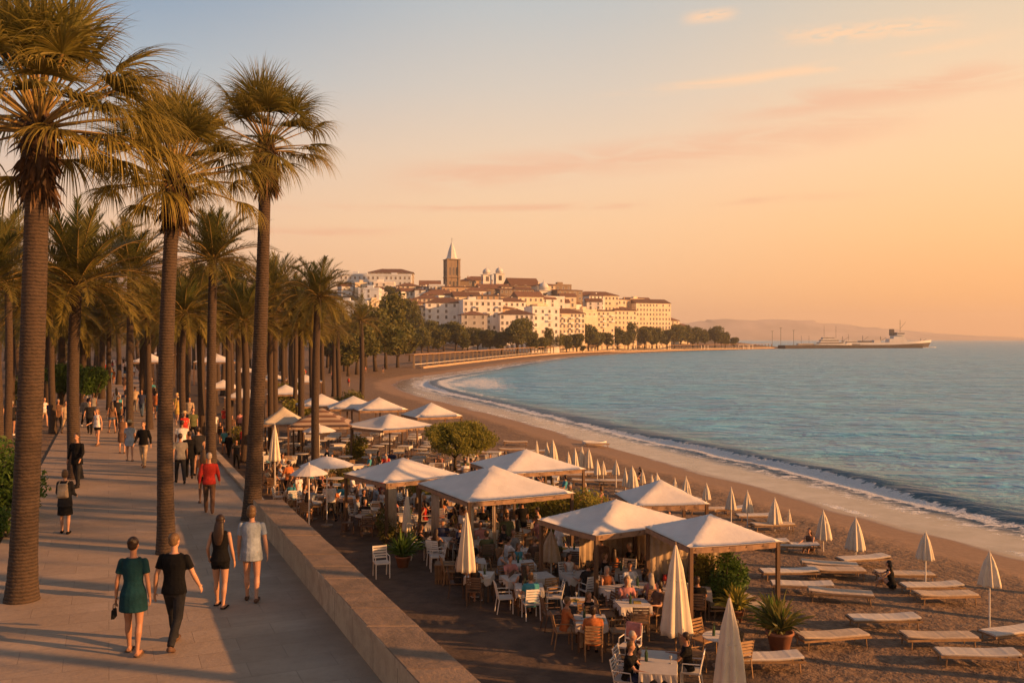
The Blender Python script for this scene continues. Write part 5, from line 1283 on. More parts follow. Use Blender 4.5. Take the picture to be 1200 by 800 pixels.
# low slatted crate stools
for i, (px, py, lb) in enumerate([(521, 682, 'slatted wooden crate stool beside the closed parasol in front of the largest canopy'), (776, 690, 'slatted wooden side cabinet under the canopy pair'), (757, 692, 'slatted wooden crate left of the side cabinet')]):
    v = at(px, py); mb = MB(); o = empty('slatted_crate', v, R(20*i), lb, 'crate')
    for k in range(7):
        for sg in (-1, 1): mb.box((-.27+.09*k, sg*.27, .3), (.06, .02, .6)); mb.box((sg*.29, -.27+.09*k, .3), (.02, .06, .6))
    mb.build('slats', M['wood'], o); mb = MB(); mb.box((0, 0, .62), (.64, .60, .03)); mb.build('lid', M['wood'], o)
# sunbeds
def sunbed_proto():
    o = empty('sunbed', (0, 0, 0)); L, w, h = 1.95, .66, .30
    mb = MB()
    for y in (-w/2+.02, w/2-.02): mb.box((0, y, h-.03), (L, .04, .05))
    for x in (-L/2+.02, L/2-.02): mb.box((x, 0, h-.03), (.04, w-.08, .05))
    mb.build('frame', M['wood'], o)
    mb = MB(); n = 24; vs = []; fs = []
    for i in range(n+1):
        x = -L/2+.03+(L-.06)*i/n; lift = .0 if i < n*.66 else .05*(i/n-.66)/.34; t = .045+.006*math.sin(i*2.0)*(i % 4 == 0)
        e = .012 if i in (0, n) else 0
        vs += [(x, -w/2+.04+e, h-.003+lift), (x, w/2-.04-e, h-.003+lift), (x, w/2-.03-e, h+t*.6+lift), (x, w/2-.07-e, h+t+lift), (x, -w/2+.07+e, h+t+lift), (x, -w/2+.03+e, h+t*.6+lift)]
    for i in range(n):
        for e in range(6): a = i*6+e; b_ = i*6+(e+1) % 6; fs.append((a, b_, b_+6, a+6))
    fs += [(5, 4, 3, 2, 1, 0), tuple(n*6+k for k in range(6))]
    mb.add(vs, fs); mb.build('mattress', M['mattress'], o)
    for x in (-L/2+.15, L/2-.15):
        for y in (-w/2+.05, w/2-.05): mb = MB(); mb.tube([(x*1.03, y, 0), (x, y, h-.05)], .02, n=6); mb.build('leg', M['wood'], o)
    return o
SB = sunbed_proto(); beds = []
bedl = [(1146, 773, 6), (1100, 752, 4), (1036, 730, -8), (975, 751, 10), (893, 778, 8), (1108, 701, 8), (1092, 690, 0), (972, 664, 0), (1012, 657, 4), (980, 671, -3), (940, 689, 2), (985, 699, -5),
        (925, 673, 3), (905, 619, 12), (888, 608, 6), (1060, 676, 10), (930, 641, -4), (845, 706, 8), (895, 640, 5), (700, 521, 14), (700, 556, 8), (668, 559, 6), (720, 566, 6), (690, 566, 4), (640, 556, 4), (655, 551, 4), (800, 590, 8), (830, 600, 6),
        (612, 536, 8), (600, 528, 4), (590, 545, 6), (604, 519, 4), (628, 530, 8), (742, 580, 2), (1190, 745, 8), (868, 716, 2), (620, 550, 2), (575, 532, 4), (855, 600, 10)]
for i, (px, py, a) in enumerate(bedl):
    v = at(px, py+6 if py > 640 else py+3); near_p = [b for b in beds if (b.location.x-v.x)**2+(b.location.y-v.y)**2 < .5]
    o = place(SB, (v.x, v.y, v.z), R(a+180*(i % 2)+q.uniform(-12, 12)), used, None, 'sunbed', 'sunbeds on the sand'); beds.append(o)
    if i % 2 == 1:
        for ch in kids(o):
            if ch.name.startswith('mattress'): recolour(ch, M['mattress_tan'])
# sitting and lying guests on the sand
for (px, py, kk, rz, c, lb) in [(1046, 690, 1, 60, ('black', 'black', 'hair', 'black'), 'person in black sitting by the sunbeds, between the two nearest beach parasols'), (950, 646, 2, 140, ('brown', 'brown', 'hair', 'brown'), 'person in brown sitting on the sand left of a closed parasol'),
                                (752, 566, 0, 100, ('black', 'black', 'hair', 'black'), 'tiny dark figure sitting beyond the parasols on the sand')]:
    v = at(px, py); o = extra_person(SANDV, (v.x, v.y, v.z-.74), R(rz), c, 1.0); tag(o, lb)
# little white boat drawn up on the sand
v = at(697, 522); o = empty('rowing_boat', v, R(5), 'tiny white dinghy drawn up on the sand near the water', 'boat')
def hull(L, w, h, n=12, m=8, sharp=1.6):
    mb = MB(); vs = []; fs = []
    for i in range(n+1):
        t = i/n*2-1; b_ = w/2*(1-max(0, t)**sharp*.97)*(1-.25*max(0, -t)**2); 
        for j in range(m+1):
            a = math.pi*j/m; vs.append((t*L/2, b_*math.cos(a), -h*math.sin(a)**.7*(1-.3*max(0, t)**2)+h+.12*h*abs(t)**2*(j in (0, m))))
    for i in range(n):
        for j in range(m): a = i*(m+1)+j; fs.append((a, a+1, a+m+2, a+m+1))
    fs.append(tuple(range(m, -1, -1))); mb.add(vs, fs); return mb
ho = hull(1.9, .85, .34).build('hull', M['paint'], o, smooth=True); sd_ = ho.modifiers.new('s', 'SOLIDIFY'); sd_.thickness = .04
for x in (-.4, .3): mb = MB(); mb.box((x, 0, .24), (.18, .70, .03)); mb.build('thwart', M['wood'], o)

# ---------------------------------------------------------------- unique labels from landmarks
LM = [('the tall closed parasol cut by the bottom edge', (855, 760)), ('the closed parasol in front of the frontmost canopy', (792, 700)), ('the terracotta-potted plant at right', (915, 735)), ('the pink towel', (742, 745)), ('the closed parasol before the largest canopy', (547, 635)),
      ('the short wide closed parasol', (646, 640)), ('the left post of the frontmost canopy', (808, 675)), ('the potted palm', (472, 645)), ('the slim closed parasol', (477, 600)), ('the round white parasol', (383, 560)), ('the closed parasol by the leaning trunk', (322, 520)),
      ('the square white parasol post', (449, 525)), ('the broad feathery tree', (533, 535)), ('the striped canopy', (360, 500)), ('the end of the low wall', (312, 600)), ('the right corner of the largest canopy', (655, 590)), ('the curtained canopy', (740, 650)), ('the hedge under the frontmost canopy', (850, 675)), ('the cream canopy', (322, 490)),
      ('the far white tents', (400, 480)), ('the post of the largest canopy', (550, 600))]
def rank_labels(items, phrase, lms=LM, rule=None):
    """items: (object, look). Each gets the landmark for which it is the first, second ... nearest in the picture"""
    pts = [pix(tuple(o.location[:2])+(o.location.z+.4,)) for o, _ in items]; best = [None]*len(items)
    table = []
    for li, (nm, c) in enumerate(lms):
        od = sorted(range(len(items)), key=lambda i: (pts[i][0]-c[0])**2+((pts[i][1]-c[1])*1.4)**2)
        for r_, i in enumerate(od): table.append((r_, li, i))
    table.sort(); seen = set()
    for r_, li, i in table:
        if best[i] is None and (r_, li) not in seen: best[i] = (r_, li); seen.add((r_, li))
    for (o, look), b_ in zip(items, best):
        r_, li = b_; nm = lms[li][0]; o['label'] = f"{look}, {phrase(r_)} {nm}"
def near_to(r_): return 'nearest to' if r_ == 0 else (ORD[r_]+' nearest to' if r_ < len(ORD) else f'number {r_+1} nearest to')
KN = dict(square='square table with pale cloth', long='long table with pale cloth', round='round pale table')
for k in KN: rank_labels([(t_, KN[k]) for t_, kk, nr in tables if kk == k], near_to)
CK = dict(white='white chair', wood='brown wooden chair', dark='dark chair')
for k in CK: rank_labels([(c_, CK[k]) for c_, kk, nr in chairs if kk == k], near_to)
cname = lambda c: {'bluegrey': 'pale blue', 'charcoal': 'dark grey', 'navy': 'navy blue', 'olive': 'olive green'}.get(c, c)
from collections import defaultdict
g = defaultdict(list)
for o, c, k in diners: g[c[0]].append((o, f"seated diner in {cname(c[0])}"))
for k, v in g.items(): rank_labels(v, near_to)
TL = [(nm, c) for nm, c in LM]
g = defaultdict(list); g2_ = defaultdict(list)
PLM = [('the thick left palm trunk', (35, 560)), ('the broad left palm trunk', (88, 490)), ('the slender middle palm trunk', (200, 520)), ('the dark-trunked edge palm', (248, 500)), ('the leaning palm trunk', (298, 540)), ('the woman with the backpack', (76, 590)), ('the man in the red top', (245, 570)), ('the man in black mid-promenade', (168, 520)), ('the round green trees', (95, 450)), ('the far white canopies', (170, 420))]
for o, c, k, v in walkers:
    if len(v) > 3: g2_[c[0]].append((o, f"person in {cname(c[0])} standing"))
    else: g[(c[0])].append((o, f"walker in {cname(c[0])}"))
for k, v in g.items(): rank_labels(v, near_to, PLM)
for k, v in g2_.items(): rank_labels(v, near_to)
for o, *_ in walkers:
    if len(_[2]) > 3: o['label'] = o['label'].replace('standing,', 'standing on the terrace,')
BLM = [('the nearest beach parasol at the right edge', (1160, 700)), ('the second beach parasol from the right', (1085, 660)), ('the third beach parasol from the right', (1003, 640)), ('the right post of the frontmost canopy', (908, 660)), ('the potted plant', (915, 735)), ('the white dinghy', (697, 520)), ('the broad feathery tree', (560, 530)),
       ('the bottom right corner of the photo', (1200, 800)), ('the bottom-cut parasol', (855, 760)), ('the beach parasols in the far cluster', (685, 540)), ('the peak of the frontmost canopy', (830, 600)), ('the frontmost closed parasol', (792, 690))]
rank_labels([(o, 'tan sunbed on the sand' if i % 2 == 1 else 'white sunbed on the sand') for i, o in enumerate(beds)], near_to, BLM)
FLM = PLM+[('the striped canopy', (358, 440)), ('the lone palm behind the striped canopy', (372, 380)), ('the left edge of the photo', (0, 420)), ('the curve of the beach', (470, 420)), ('the church tower', (529, 400))]
rank_labels([(o, 'slim palm of the far grove') for o in farp], near_to, FLM)
for i, o in enumerate([p_ for p_ in palms if p_.get('group') == 'unseen palms added for their shade']): o['label'] = 'unseen palm right of the view, added to throw streaks of shade on the promenade'; o['kind'] = 'thing'
# ---------------------------------------------------------------- the town
def wallm(name, c): return pm(name, c, .85, .18, .25, .01, 2, coord='Object')
WM = {'white': wallm('white_render', (.80, .76, .71)), 'cream': wallm('cream_render', (.72, .60, .44)), 'ochre': wallm('ochre_render', (.52, .36, .22)), 'grey': wallm('grey_render', (.42, .40, .39)), 'tan': wallm('tan_stone', (.27, .20, .14)), 'blue': wallm('pale_blue_render', (.62, .66, .70))}
M['tile'] = pm('terracotta_roof_tiles', (.20, .105, .065), .9, .5, 2.5, .05, 9, obj_var=.2)
M['flatroof'] = pm('flat_roof', (.34, .26, .20), .9, .3, 1)
M['cupola'] = pm('cupola_plaster', (.60, .60, .60), .7, .15, 1)
def win_mesh(w, h, arch=False):
    mb = MB(); mb.box((0, -.02, h/2), (w, .05, h)); me = mb.mesh('window_pane', M['glass'])
    m2 = MB(); t = .09
    m2.box((0, -.06, -t/2), (w+.35, .22, t)); m2.box((0, -.04, h+t/2), (w+.2, .10, t)); m2.box((-w/2-t/2, -.04, h/2), (t, .10, h)); m2.box((w/2+t/2, -.04, h/2), (t, .10, h)); m2.box((0, -.055, h/2), (.06, .03, h))
    return me, m2.mesh('window_frame', WM['white'])
WN = {k: win_mesh(*v) for k, v in {'std': (1.15, 1.7), 'small': (.9, 1.1), 'tall': (1.3, 2.3)}.items()}
bl_all = []
def facade(root, w, x0, y0, yaw, z0, floors, fh, nw, kind, rnd_):
    """windows of one facade running along yaw from (x0, y0)"""
    out = []
    for f_ in range(floors):
        for k in range(nw):
            if rnd_.random() < .10: continue
            t = (k+.5)/nw*w; zz = z0+f_*fh+.95
            p_, fr = WN['tall' if (kind == 'tall' or (f_ == 0 and kind == 'std')) else kind]
            o = link('window', p_, root, (x0+t*math.cos(yaw), y0+t*math.sin(yaw), zz), yaw); link('window_frame', fr, o); out.append(o)
    return out
DC = {560: 330, 600: 392, 640: 448, 700: 544, 740: 610, 780: 668, 800: 700, 860: 765, 900: 815}
def dco(px): return float(np.interp(px, list(DC), list(DC.values())))
def building(px, wpx, ytop, d, depth, yaw, col, roof, label, floors=None, nw=None, wk='std', side=True, balc=False, name='building', chim=True, rh=None, cat='building'):
    d = max(d, dco(px)+(62 if d < 508 else 105 if d < 570 else 150)+(random.Random(px).uniform(-8, 8)))
    w = wpx*d/F/math.cos(R(yaw)); x = (px-600)*d/F; zt = CZ+(HOR-ytop)*d/F; rndm = random.Random(int(px*7+d))
    c, s_ = math.cos(R(yaw)), math.sin(R(yaw))
    zg = min(gz(x+a*w/2*c-b*depth*s_, d+a*w/2*s_+b*depth*c) for a in (-1, 1) for b in (0, 1))-1.0
    rhh = rh if rh is not None else {'flat': .9, 'hip': min(3.2, w*.16), 'gable': min(3.4, depth*.28), 'shed': 1.3}[roof]
    h = max(4, zt-zg-rhh)
    r = empty(name, (x, d, zg), R(yaw), label, cat)      # origin: middle of the front wall
    mb = MB(); mb.box((0, depth/2, h/2), (w, depth, h)); mb.build('wall', WM[col], r)
    if roof == 'flat':
        mb = MB(); 
        for (cx, cy, sx_, sy) in ((0, .12, w+.16, .28), (0, depth-.12, w+.16, .28), (-w/2+.10, depth/2, .28, depth-.5), (w/2-.10, depth/2, .28, depth-.5)): mb.box((cx, cy, h+.45), (sx_, sy, .9))
        mb.box((0, depth/2, h+.1), (w-.5, depth-.5, .2)); mb.box((0, -.08, h-.02), (w+.3, .4, .18)); ro = mb.build('roof', WM[col], r)
        if rndm.random() < .7: mb = MB(); mb.box((rndm.uniform(-.25, .25)*w, depth*.55, h+1.4), (min(4, w*.3), 3, 2.4)); mb.build('roof_hut', WM[col], r)
    else:
        e = .5; mb = MB()
        if roof == 'hip':
            k = min(w, depth)/2*.95; vs = [(-w/2-e, -e, h), (w/2+e, -e, h), (w/2+e, depth+e, h), (-w/2-e, depth+e, h), (-w/2-e, -e, h+.18), (w/2+e, -e, h+.18), (w/2+e, depth+e, h+.18), (-w/2-e, depth+e, h+.18)]
            if w > depth: vs += [(-w/2+k, depth/2, h+rhh), (w/2-k, depth/2, h+rhh)]; fs = [(4, 5, 9, 8), (6, 7, 8, 9), (5, 6, 9), (7, 4, 8)]
            else: vs += [(0, k, h+rhh), (0, depth-k, h+rhh)]; fs = [(4, 5, 8), (6, 7, 9), (5, 6, 9, 8), (7, 4, 8, 9)]
            fs += [(3, 2, 1, 0), (0, 1, 5, 4), (1, 2, 6, 5), (2, 3, 7, 6), (3, 0, 4, 7)]
        elif roof == 'gable':
            vs = [(-w/2-e, -e, h), (w/2+e, -e, h), (w/2+e, depth+e, h), (-w/2-e, depth+e, h), (-w/2-e, depth/2, h+rhh), (w/2+e, depth/2, h+rhh)]
            fs = [(0, 1, 5, 4), (2, 3, 4, 5), (1, 2, 5), (3, 0, 4), (3, 2, 1, 0)]
        else:
            vs = [(-w/2-e, -e, h), (w/2+e, -e, h), (w/2+e, depth+e, h), (-w/2-e, depth+e, h), (-w/2-e, -e, h+.2), (w/2+e, -e, h+.2), (w/2+e, depth+e, h+rhh), (-w/2-e, depth+e, h+rhh)]
            fs = [(3, 2, 1, 0), (4, 5, 6, 7), (0, 1, 5, 4), (1, 2, 6, 5), (2, 3, 7, 6), (3, 0, 4, 7)]
        mb.add(vs, fs); ro = mb.build('roof', M['tile'], r)
        if chim: mb = MB(); cxx = rndm.uniform(-.3, .3)*w; mb.box((cxx, depth*.6, h+rhh*.7), (.8, .7, 2.0)); mb.box((cxx, depth*.6, h+rhh*.7+1.08), (1.0, .9, .16)); mb.build('chimney', WM[col], ro)
    fh = rndm.choice((2.9, 3.1, 3.4, 3.6)); vis = floors or max(1, min(6, int((h-1)/fh))); z0 = h-vis*fh
    n_ = nw or max(1, min(16, int(w/rndm.choice((2.4, 2.8, 3.3, 3.9)))))
    while n_*vis > 70: n_ -= 1
    facade(r, w, -w/2, 0, 0, z0, vis, fh, n_, wk, rndm)
    if side: facade(r, depth, w/2, 0, math.pi/2, z0, vis, fh, max(1, min(5, int(depth/3.2))), wk, rndm)
    if balc:
        for f_ in range(1, vis):
            for k in range(0, n_, 2):
                if rndm.random() < .25: continue
                t = -w/2+(k+.5)/n_*w; mb = MB(); mb.box((t, -.55, z0+f_*fh+.02), (min(2.4, w/n_*.9), 1.1, .14)); mb.box((t, -1.06, z0+f_*fh+.55), (min(2.4, w/n_*.9), .05, .9)); mb.build('balcony', WM['white'], r)
    # string course
    mb = MB(); mb.box((0, -.05, z0+.12), (w+.05, .12, .2)); mb.build('string_course', WM['white'] if col != 'white' else WM['cream'], r)
    bl_all.append((r, px, ytop)); return r
B = building
# seafront row, left to right (px centre, px width, top y, distance, depth, yaw, colour, roof)
front = [(418, 40, 366, 455, 14, -6, 'blue', 'flat', 'pale blue flat-roofed block behind the feather palms, left end of the seafront row'),
 (458, 44, 362, 470, 14, 4, 'white', 'flat', 'white flat block left of the tall dark tree on the seafront'),
 (492, 26, 357, 500, 12, 12, 'cream', 'shed', 'narrow cream house right behind the tall dark seafront tree'),
 (523, 48, 348, 500, 15, 10, 'white', 'hip', 'large white apartment house with a red roof below the church tower'),
 (566, 46, 351, 490, 15, 12, 'white', 'flat', 'white apartment block with small balconies right of the red-roofed one'),
 (556, 30, 364, 468, 12, 12, 'grey', 'hip', 'lower greyish apartment wing with a tiled roof in front of the white blocks'),
 (606, 40, 362, 486, 14, 8, 'white', 'hip', 'white apartment house with a long low tiled roof, centre of the seafront'),
 (640, 32, 359, 480, 14, 18, 'white', 'flat', 'white flat block with many windows, just right of the seafront centre'),
 (668, 36, 361, 474, 14, 22, 'cream', 'hip', 'sunlit cream apartment house with an orange tiled roof'),
 (702, 38, 362, 478, 14, 24, 'cream', 'shed', 'sunlit cream block with rows of tall windows, third from the right end'),
 (733, 28, 359, 486, 14, 26, 'cream', 'hip', 'sunlit cream house with a hipped roof, second from the right end of the row'),
 (766, 44, 350, 505, 18, 26, 'cream', 'gable', 'tallest sunlit cream building closing the right end of the seafront')]
for b_ in front: B(*b_, balc=(b_[0] in (523, 566, 640, 668, 702)))
mid_ = [(412, 36, 352, 530, 12, 0, 'blue', 'flat', 'bluish low block at the left end of the middle terrace'), (432, 24, 337, 545, 12, 0, 'blue', 'flat', 'pale blue flat house on the left slope below the long white hall'),
 (470, 34, 349, 540, 13, 8, 'white', 'gable', 'white gabled house in the middle slope left of the tower'), (500, 30, 345, 548, 12, 6, 'cream', 'hip', 'cream house with dark roof just below the tower on the left'),
 (516, 40, 339, 560, 12, 10, 'tan', 'hip', 'brown stone house with wide tiled roof at the foot of the tower'), (548, 30, 341, 556, 12, 16, 'cream', 'gable', 'cream gabled house right below the tower foot'),
 (572, 34, 344, 540, 12, 10, 'ochre', 'shed', 'ochre house behind the white apartment blocks'), (600, 32, 348, 530, 12, 18, 'white', 'hip', 'white house with tiled roof below the big brown-roofed church'),
 (622, 30, 341, 548, 12, 20, 'cream', 'gable', 'cream gabled house right below the big brown-roofed church'), (646, 32, 347, 540, 12, 16, 'white', 'flat', 'white flat house on the middle slope, above the centre-right seafront'),
 (668, 30, 338, 566, 12, 22, 'tan', 'shed', 'tan house with a dark roof on the right shoulder of the hill'), (662, 40, 350, 520, 12, 20, 'white', 'hip', 'white house peeping between the cream seafront roofs'),
 (702, 48, 341, 560, 15, 18, 'cream', 'hip', 'wide cream house with a broad hipped roof on the right slope'), (694, 30, 352, 530, 12, 20, 'white', 'flat', 'small white flat house directly behind the sunlit seafront row'),
 (728, 34, 349, 545, 13, 20, 'ochre', 'shed', 'ochre house on the right slope above the seafront'), (750, 30, 348, 560, 12, 22, 'cream', 'gable', 'cream gabled house near the right end of the slope')]
for b_ in mid_: B(*b_)
back = [(440, 84, 321, 640, 24, 4, 'blue', 'flat', 'long pale blue-white hall on the left hilltop'), (458, 52, 314, 655, 18, 4, 'tan', 'hip', 'broad brown-roofed hall rising behind the long pale one'), (414, 30, 320, 665, 14, 0, 'blue', 'flat', 'pale boxy block at the left edge of the hilltop'),
 (478, 26, 331, 600, 12, 6, 'cream', 'hip', 'small cream house on the hill between the long hall and the tower'), (504, 24, 328, 610, 12, 6, 'white', 'gable', 'white gabled house left of the tower foot'), (512, 18, 333, 590, 10, 6, 'blue', 'flat', 'tiny pale block left of the tower foot'),
 (546, 20, 326, 628, 12, 10, 'tan', 'hip', 'brown stone house right of the tower'), (560, 34, 323, 640, 14, 14, 'ochre', 'hip', 'ochre house with dark hipped roof between tower and twin turrets'), (536, 36, 334, 590, 12, 10, 'ochre', 'shed', 'long ochre house in front of the tower foot'),
 (580, 36, 332, 596, 12, 14, 'tan', 'gable', 'tan gabled house below the twin turrets'), (640, 22, 331, 600, 12, 16, 'cream', 'hip', 'cream house with hipped roof right of the brown-roofed church'), (657, 26, 333, 590, 12, 20, 'tan', 'flat', 'tan flat house on the right hill shoulder'), (450, 24, 330, 600, 12, 4, 'white', 'flat', 'small white box house below the long hall'),
 (606, 40, 337, 575, 12, 14, 'tan', 'shed', 'tan house row directly below the brown-roofed church'), (560, 30, 336, 575, 12, 14, 'white', 'hip', 'white house with tiled roof in the middle of the hill')]
for b_ in back: B(*b_)
# small houses that fill the slope
fr = random.Random(77); placed = []; LOOK = {'white': 'white', 'cream': 'cream', 'ochre': 'ochre', 'tan': 'tan', 'blue': 'pale blue', 'grey': 'grey'}; fills = []
for i in range(400):
    px = fr.uniform(405, 770); top_lo = np.interp(px, [400, 500, 620, 700, 770], [330, 331, 334, 343, 352]); yt = fr.uniform(top_lo, 363)
    if any(abs(px-a) < 12 and abs(yt-b_) < 5 for a, b_ in placed): continue
    placed.append((px, yt)); d = 505+(363-yt)*3.2
    col = fr.choice(['white', 'white', 'cream', 'tan', 'ochre', 'white', 'blue' if px < 520 else 'cream']); rf = fr.choice(['hip', 'gable', 'shed', 'flat', 'gable'])
    r_ = B(px, fr.uniform(11, 20), yt, d, 9, fr.uniform(4, 34), col, rf, None, floors=fr.choice((1, 2)), wk=fr.choice(('std', 'small')), side=True); r_['group'] = 'small houses on the town hill'
    fills.append((r_, col, rf))
    if len(placed) >= 46: break

# church with the big brown roof
B(616, 34, 325, 615, 16, 20, 'tan', 'gable', 'big church with a steep brown roof and round-arched gable on the hill', floors=1, nw=3, wk='tall', name='church', rh=5.5)
# church tower
def tower(px, d, ytip, yshaft, wpx):
    w = wpx*d/F; x = (px-600)*d/F; zg = gz(x, d)-1; zs = CZ+(HOR-yshaft)*d/F-zg; zt = CZ+(HOR-ytip)*d/F-zg
    r = empty('church_tower', (x, d, zg), R(20), 'tall brown stone church tower with a pointed pale spire above the town', 'tower')
    mb = MB(); mb.box((0, 0, zs/2), (w*.86, w*.86, zs)); mb.build('shaft', WM['tan'], r)
    mb = MB()
    for sx_ in (-1, 1):
        for sy in (-1, 1): mb.box((sx_*w*.41, sy*w*.41, zs/2), (w*.15, w*.15, zs-.3))
    for s_ in (-1, 1):
        for k in (-.14, .14):
            mb.box((k*w, s_*w*.435, zs*.5+.2), (w*.05, .12, zs-1)); mb.box((s_*w*.435, k*w, zs*.5+.2), (.12, w*.05, zs-1))
    mb.build('pilasters', WM['tan'], r)
    for zz in (zs*.42, zs*.64, zs-.2): mb = MB(); mb.box((0, 0, zz), (w*1.04, w*1.04, .45)); mb.build('cornice', WM['tan'], r)
    for lvl, hh in ((zs*.68, 5.2), (zs*.46, 3.2)):
        for a in range(4):
            for k in (-.24, 0, .24):
                mb = MB(); hw = .65; vs = []; n_ = 6
                prof = [(-hw, 0), (hw, 0), (hw, hh-.6)]+[(hw*math.cos(t*math.pi/n_), hh-.6+hw*math.sin(t*math.pi/n_)) for t in range(1, n_)]+[(-hw, hh-.6)]
                for y in (-.03, .05): vs += [(p_[0], y, p_[1]) for p_ in prof]
                m_ = len(prof); mb.add(vs, [tuple(range(m_)), tuple(range(2*m_-1, m_-1, -1))]+[(i, i+m_, (i+1) % m_+m_, (i+1) % m_) for i in range(m_)])
                an = a*math.pi/2; off_ = Vector((k*w, -w*.43, 0)); off_.rotate(Matrix.Rotation(an, 3, 'Z')); mb.build('belfry_opening', M['glass'], r, (off_.x, off_.y, lvl), an)
    mb = MB(); mb.lathe([(w*.42, 0), (w*.42, .8), (w*.37, 1.1), (w*.33, (zt-zs)*.2), (w*.27, (zt-zs)*.42), (w*.19, (zt-zs)*.62), (w*.11, (zt-zs)*.79), (w*.05, (zt-zs)*.91), (.15, (zt-zs)*.95), (.08, zt-zs)], 8); mb.build('spire', M['cupola'], r, (0, 0, zs), R(22.5))
    mb = MB(); mb.tube([(0, 0, zt-.4), (0, 0, zt+2.4)], .12, n=5); mb.box((0, 0, zt+1.5), (1.3, .16, .16)); mb.build('cross', M['metal'], r)
tower(529.5, 620, 283, 304, 16.5)
for i, (px, yt, lb) in enumerate([(570, 314, 'left one of the two white domed turrets on the hilltop'), (585, 313, 'right one of the two white domed turrets on the hilltop'), (637, 330, 'low white domed turret on the right shoulder of the hill')]):
    d = 630 if i < 2 else 600; x = (px-600)*d/F; zg = gz(x, d)-1; zt = CZ+(HOR-yt)*d/F-zg; w = (6.4 if i < 2 else 8)
    r = empty('domed_turret', (x, d, zg), R(15), lb, 'turret'); hb = zt-w*.75
    mb = MB(); mb.box((0, 0, hb/2), (w*.9, w*.9, hb)); mb.build('shaft', WM['white'], r)
    mb = MB(); mb.box((0, 0, hb+.15), (w*1.06, w*1.06, .35)); mb.build('cornice', WM['white'], r)
    mb = MB(); mb.lathe([(w*.38, 0), (w*.38, w*.2), (w*.42, w*.22), (w*.38, w*.4), (w*.26, w*.55), (w*.1, w*.63), (w*.05, w*.68), (.05, w*.85)], 14); mb.build('dome', M['cupola'], r, (0, 0, hb+.3), smooth=True)
    for a in range(4):
        off_ = Vector((0, -w*.452, 0)); off_.rotate(Matrix.Rotation(a*math.pi/2, 3, 'Z')); mb = MB(); mb.box((0, 0, 0), (w*.34, .08, w*.5)); mb.build('window', M['glass'], r, (off_.x, off_.y, hb-w*.42), a*math.pi/2)
# town trees
tt = [tree_meshes('town_a', 5.2, 7.0, 3.0, 31, M['tree'], 4200, .55, 9, .3, gap=.42), tree_meshes('town_b', 4.6, 6.2, 2.4, 33, M['tree'], 3800, .5, 8, .28, gap=.42), tree_meshes('town_c', 3.4, 10, 3.5, 36, M['tree'], 3600, .5, 9, .28, gap=.36)]
pine = tree_meshes('pine', 5.6, 4.2, 9.0, 41, M['tree'], 2600, .5, 8, .32, gap=.45)
townt = [(400, 300, 0, 1.0), (428, 250, 1, 1.05), (440, 232, 0, 1.0), (452, 250, 2, .95), (466, 262, 1, 1.0), (486, 400, 2, 1.15), (502, 410, 1, .95), (520, 430, 1, 1.0), (534, 425, 0, .95), (508, 440, 0, .9), (548, 440, 1, .8),
         (588, 440, 1, .85), (606, 432, 0, 1.15), (622, 446, 1, .9), (636, 455, 1, .65), (652, 462, 0, .7), (664, 460, 1, .7), (676, 462, 1, .75), (690, 464, 0, .95), (712, 470, 1, .75), (724, 480, 0, .8), (742, 478, 2, .7), (736, 500, 1, .8), (770, 520, 0, .8), (782, 540, 1, .9), (798, 550, 0, .95), (812, 570, 1, .95), (826, 590, 2, .6), (838, 600, 0, .95), (850, 640, 1, .75), (560, 440, 0, .8), (574, 440, 1, .9), (645, 440, 2, .6), (700, 470, 1, .8), (755, 500, 0, .8), (764, 500, 1, .85), (790, 540, 0, .9), (806, 560, 2, .7), (818, 560, 0, .85), (845, 600, 0, .7), (860, 640, 1, .6), (494, 380, 0, .8), (514, 400, 1, .9), (542, 420, 1, .8), (376, 240, 2, 1.0), (396, 250, 1, 1.0), (418, 215, 0, .8), (408, 205, 1, .7), (480, 330, 1, .8), (415, 330, 0, 1.0), (384, 260, 1, 1.0), (448, 420, 0, .9), (470, 440, 1, .9)]
TK = ['broad green tree', 'round green tree', 'tall narrow dark tree']; tlist = []
for i, (px, d, k, sc) in enumerate(townt):
    if d > 400: sc *= max(1, (dco(px)+40)/d); d = max(d, dco(px)+40)
    sc *= 1.55 if px < 480 else 1.45
    o = tree(px, d, tt[k], None, None, sc, 'tree', 'tree', 'trees along the far seafront'); tlist.append((o, k))
pn = tree(757, dco(757)+45, pine, 'umbrella pine standing against the tallest sunlit seafront building', None, 1.3, 'pine_tree')
for i, (px, d, k, sc) in enumerate([(448, 590, 0, .9), (466, 585, 1, 1.0), (484, 575, 0, .8), (552, 590, 1, .7), (590, 580, 1, .6), (596, 555, 0, .6), (430, 600, 1, .7), (683, 545, 1, .5), (640, 560, 1, .5), (460, 600, 0, 1.0), (476, 600, 1, .9), (620, 560, 1, .5)]):
    o = tree(px, d, tt[k], None, None, sc, 'tree', 'tree', 'trees on the town hill'); tlist.append((o, k))
TLM = [('the church tower', (529, 330)), ('the right end of the seafront row', (790, 385)), ('the centre of the seafront', (606, 385)), ('the tall dark seafront tree', (486, 375)), ('the curve of the beach', (440, 400)), ('the sunlit cream apartments', (670, 385)), ('the long pale hall on the hill', (445, 330)), ('the twin turrets', (578, 325)), ('the far end of the spit', (850, 395)), ('the lone palm', (373, 380))]
for k in range(3): rank_labels([(o, TK[k]) for o, kk in tlist if kk == k], near_to, TLM)
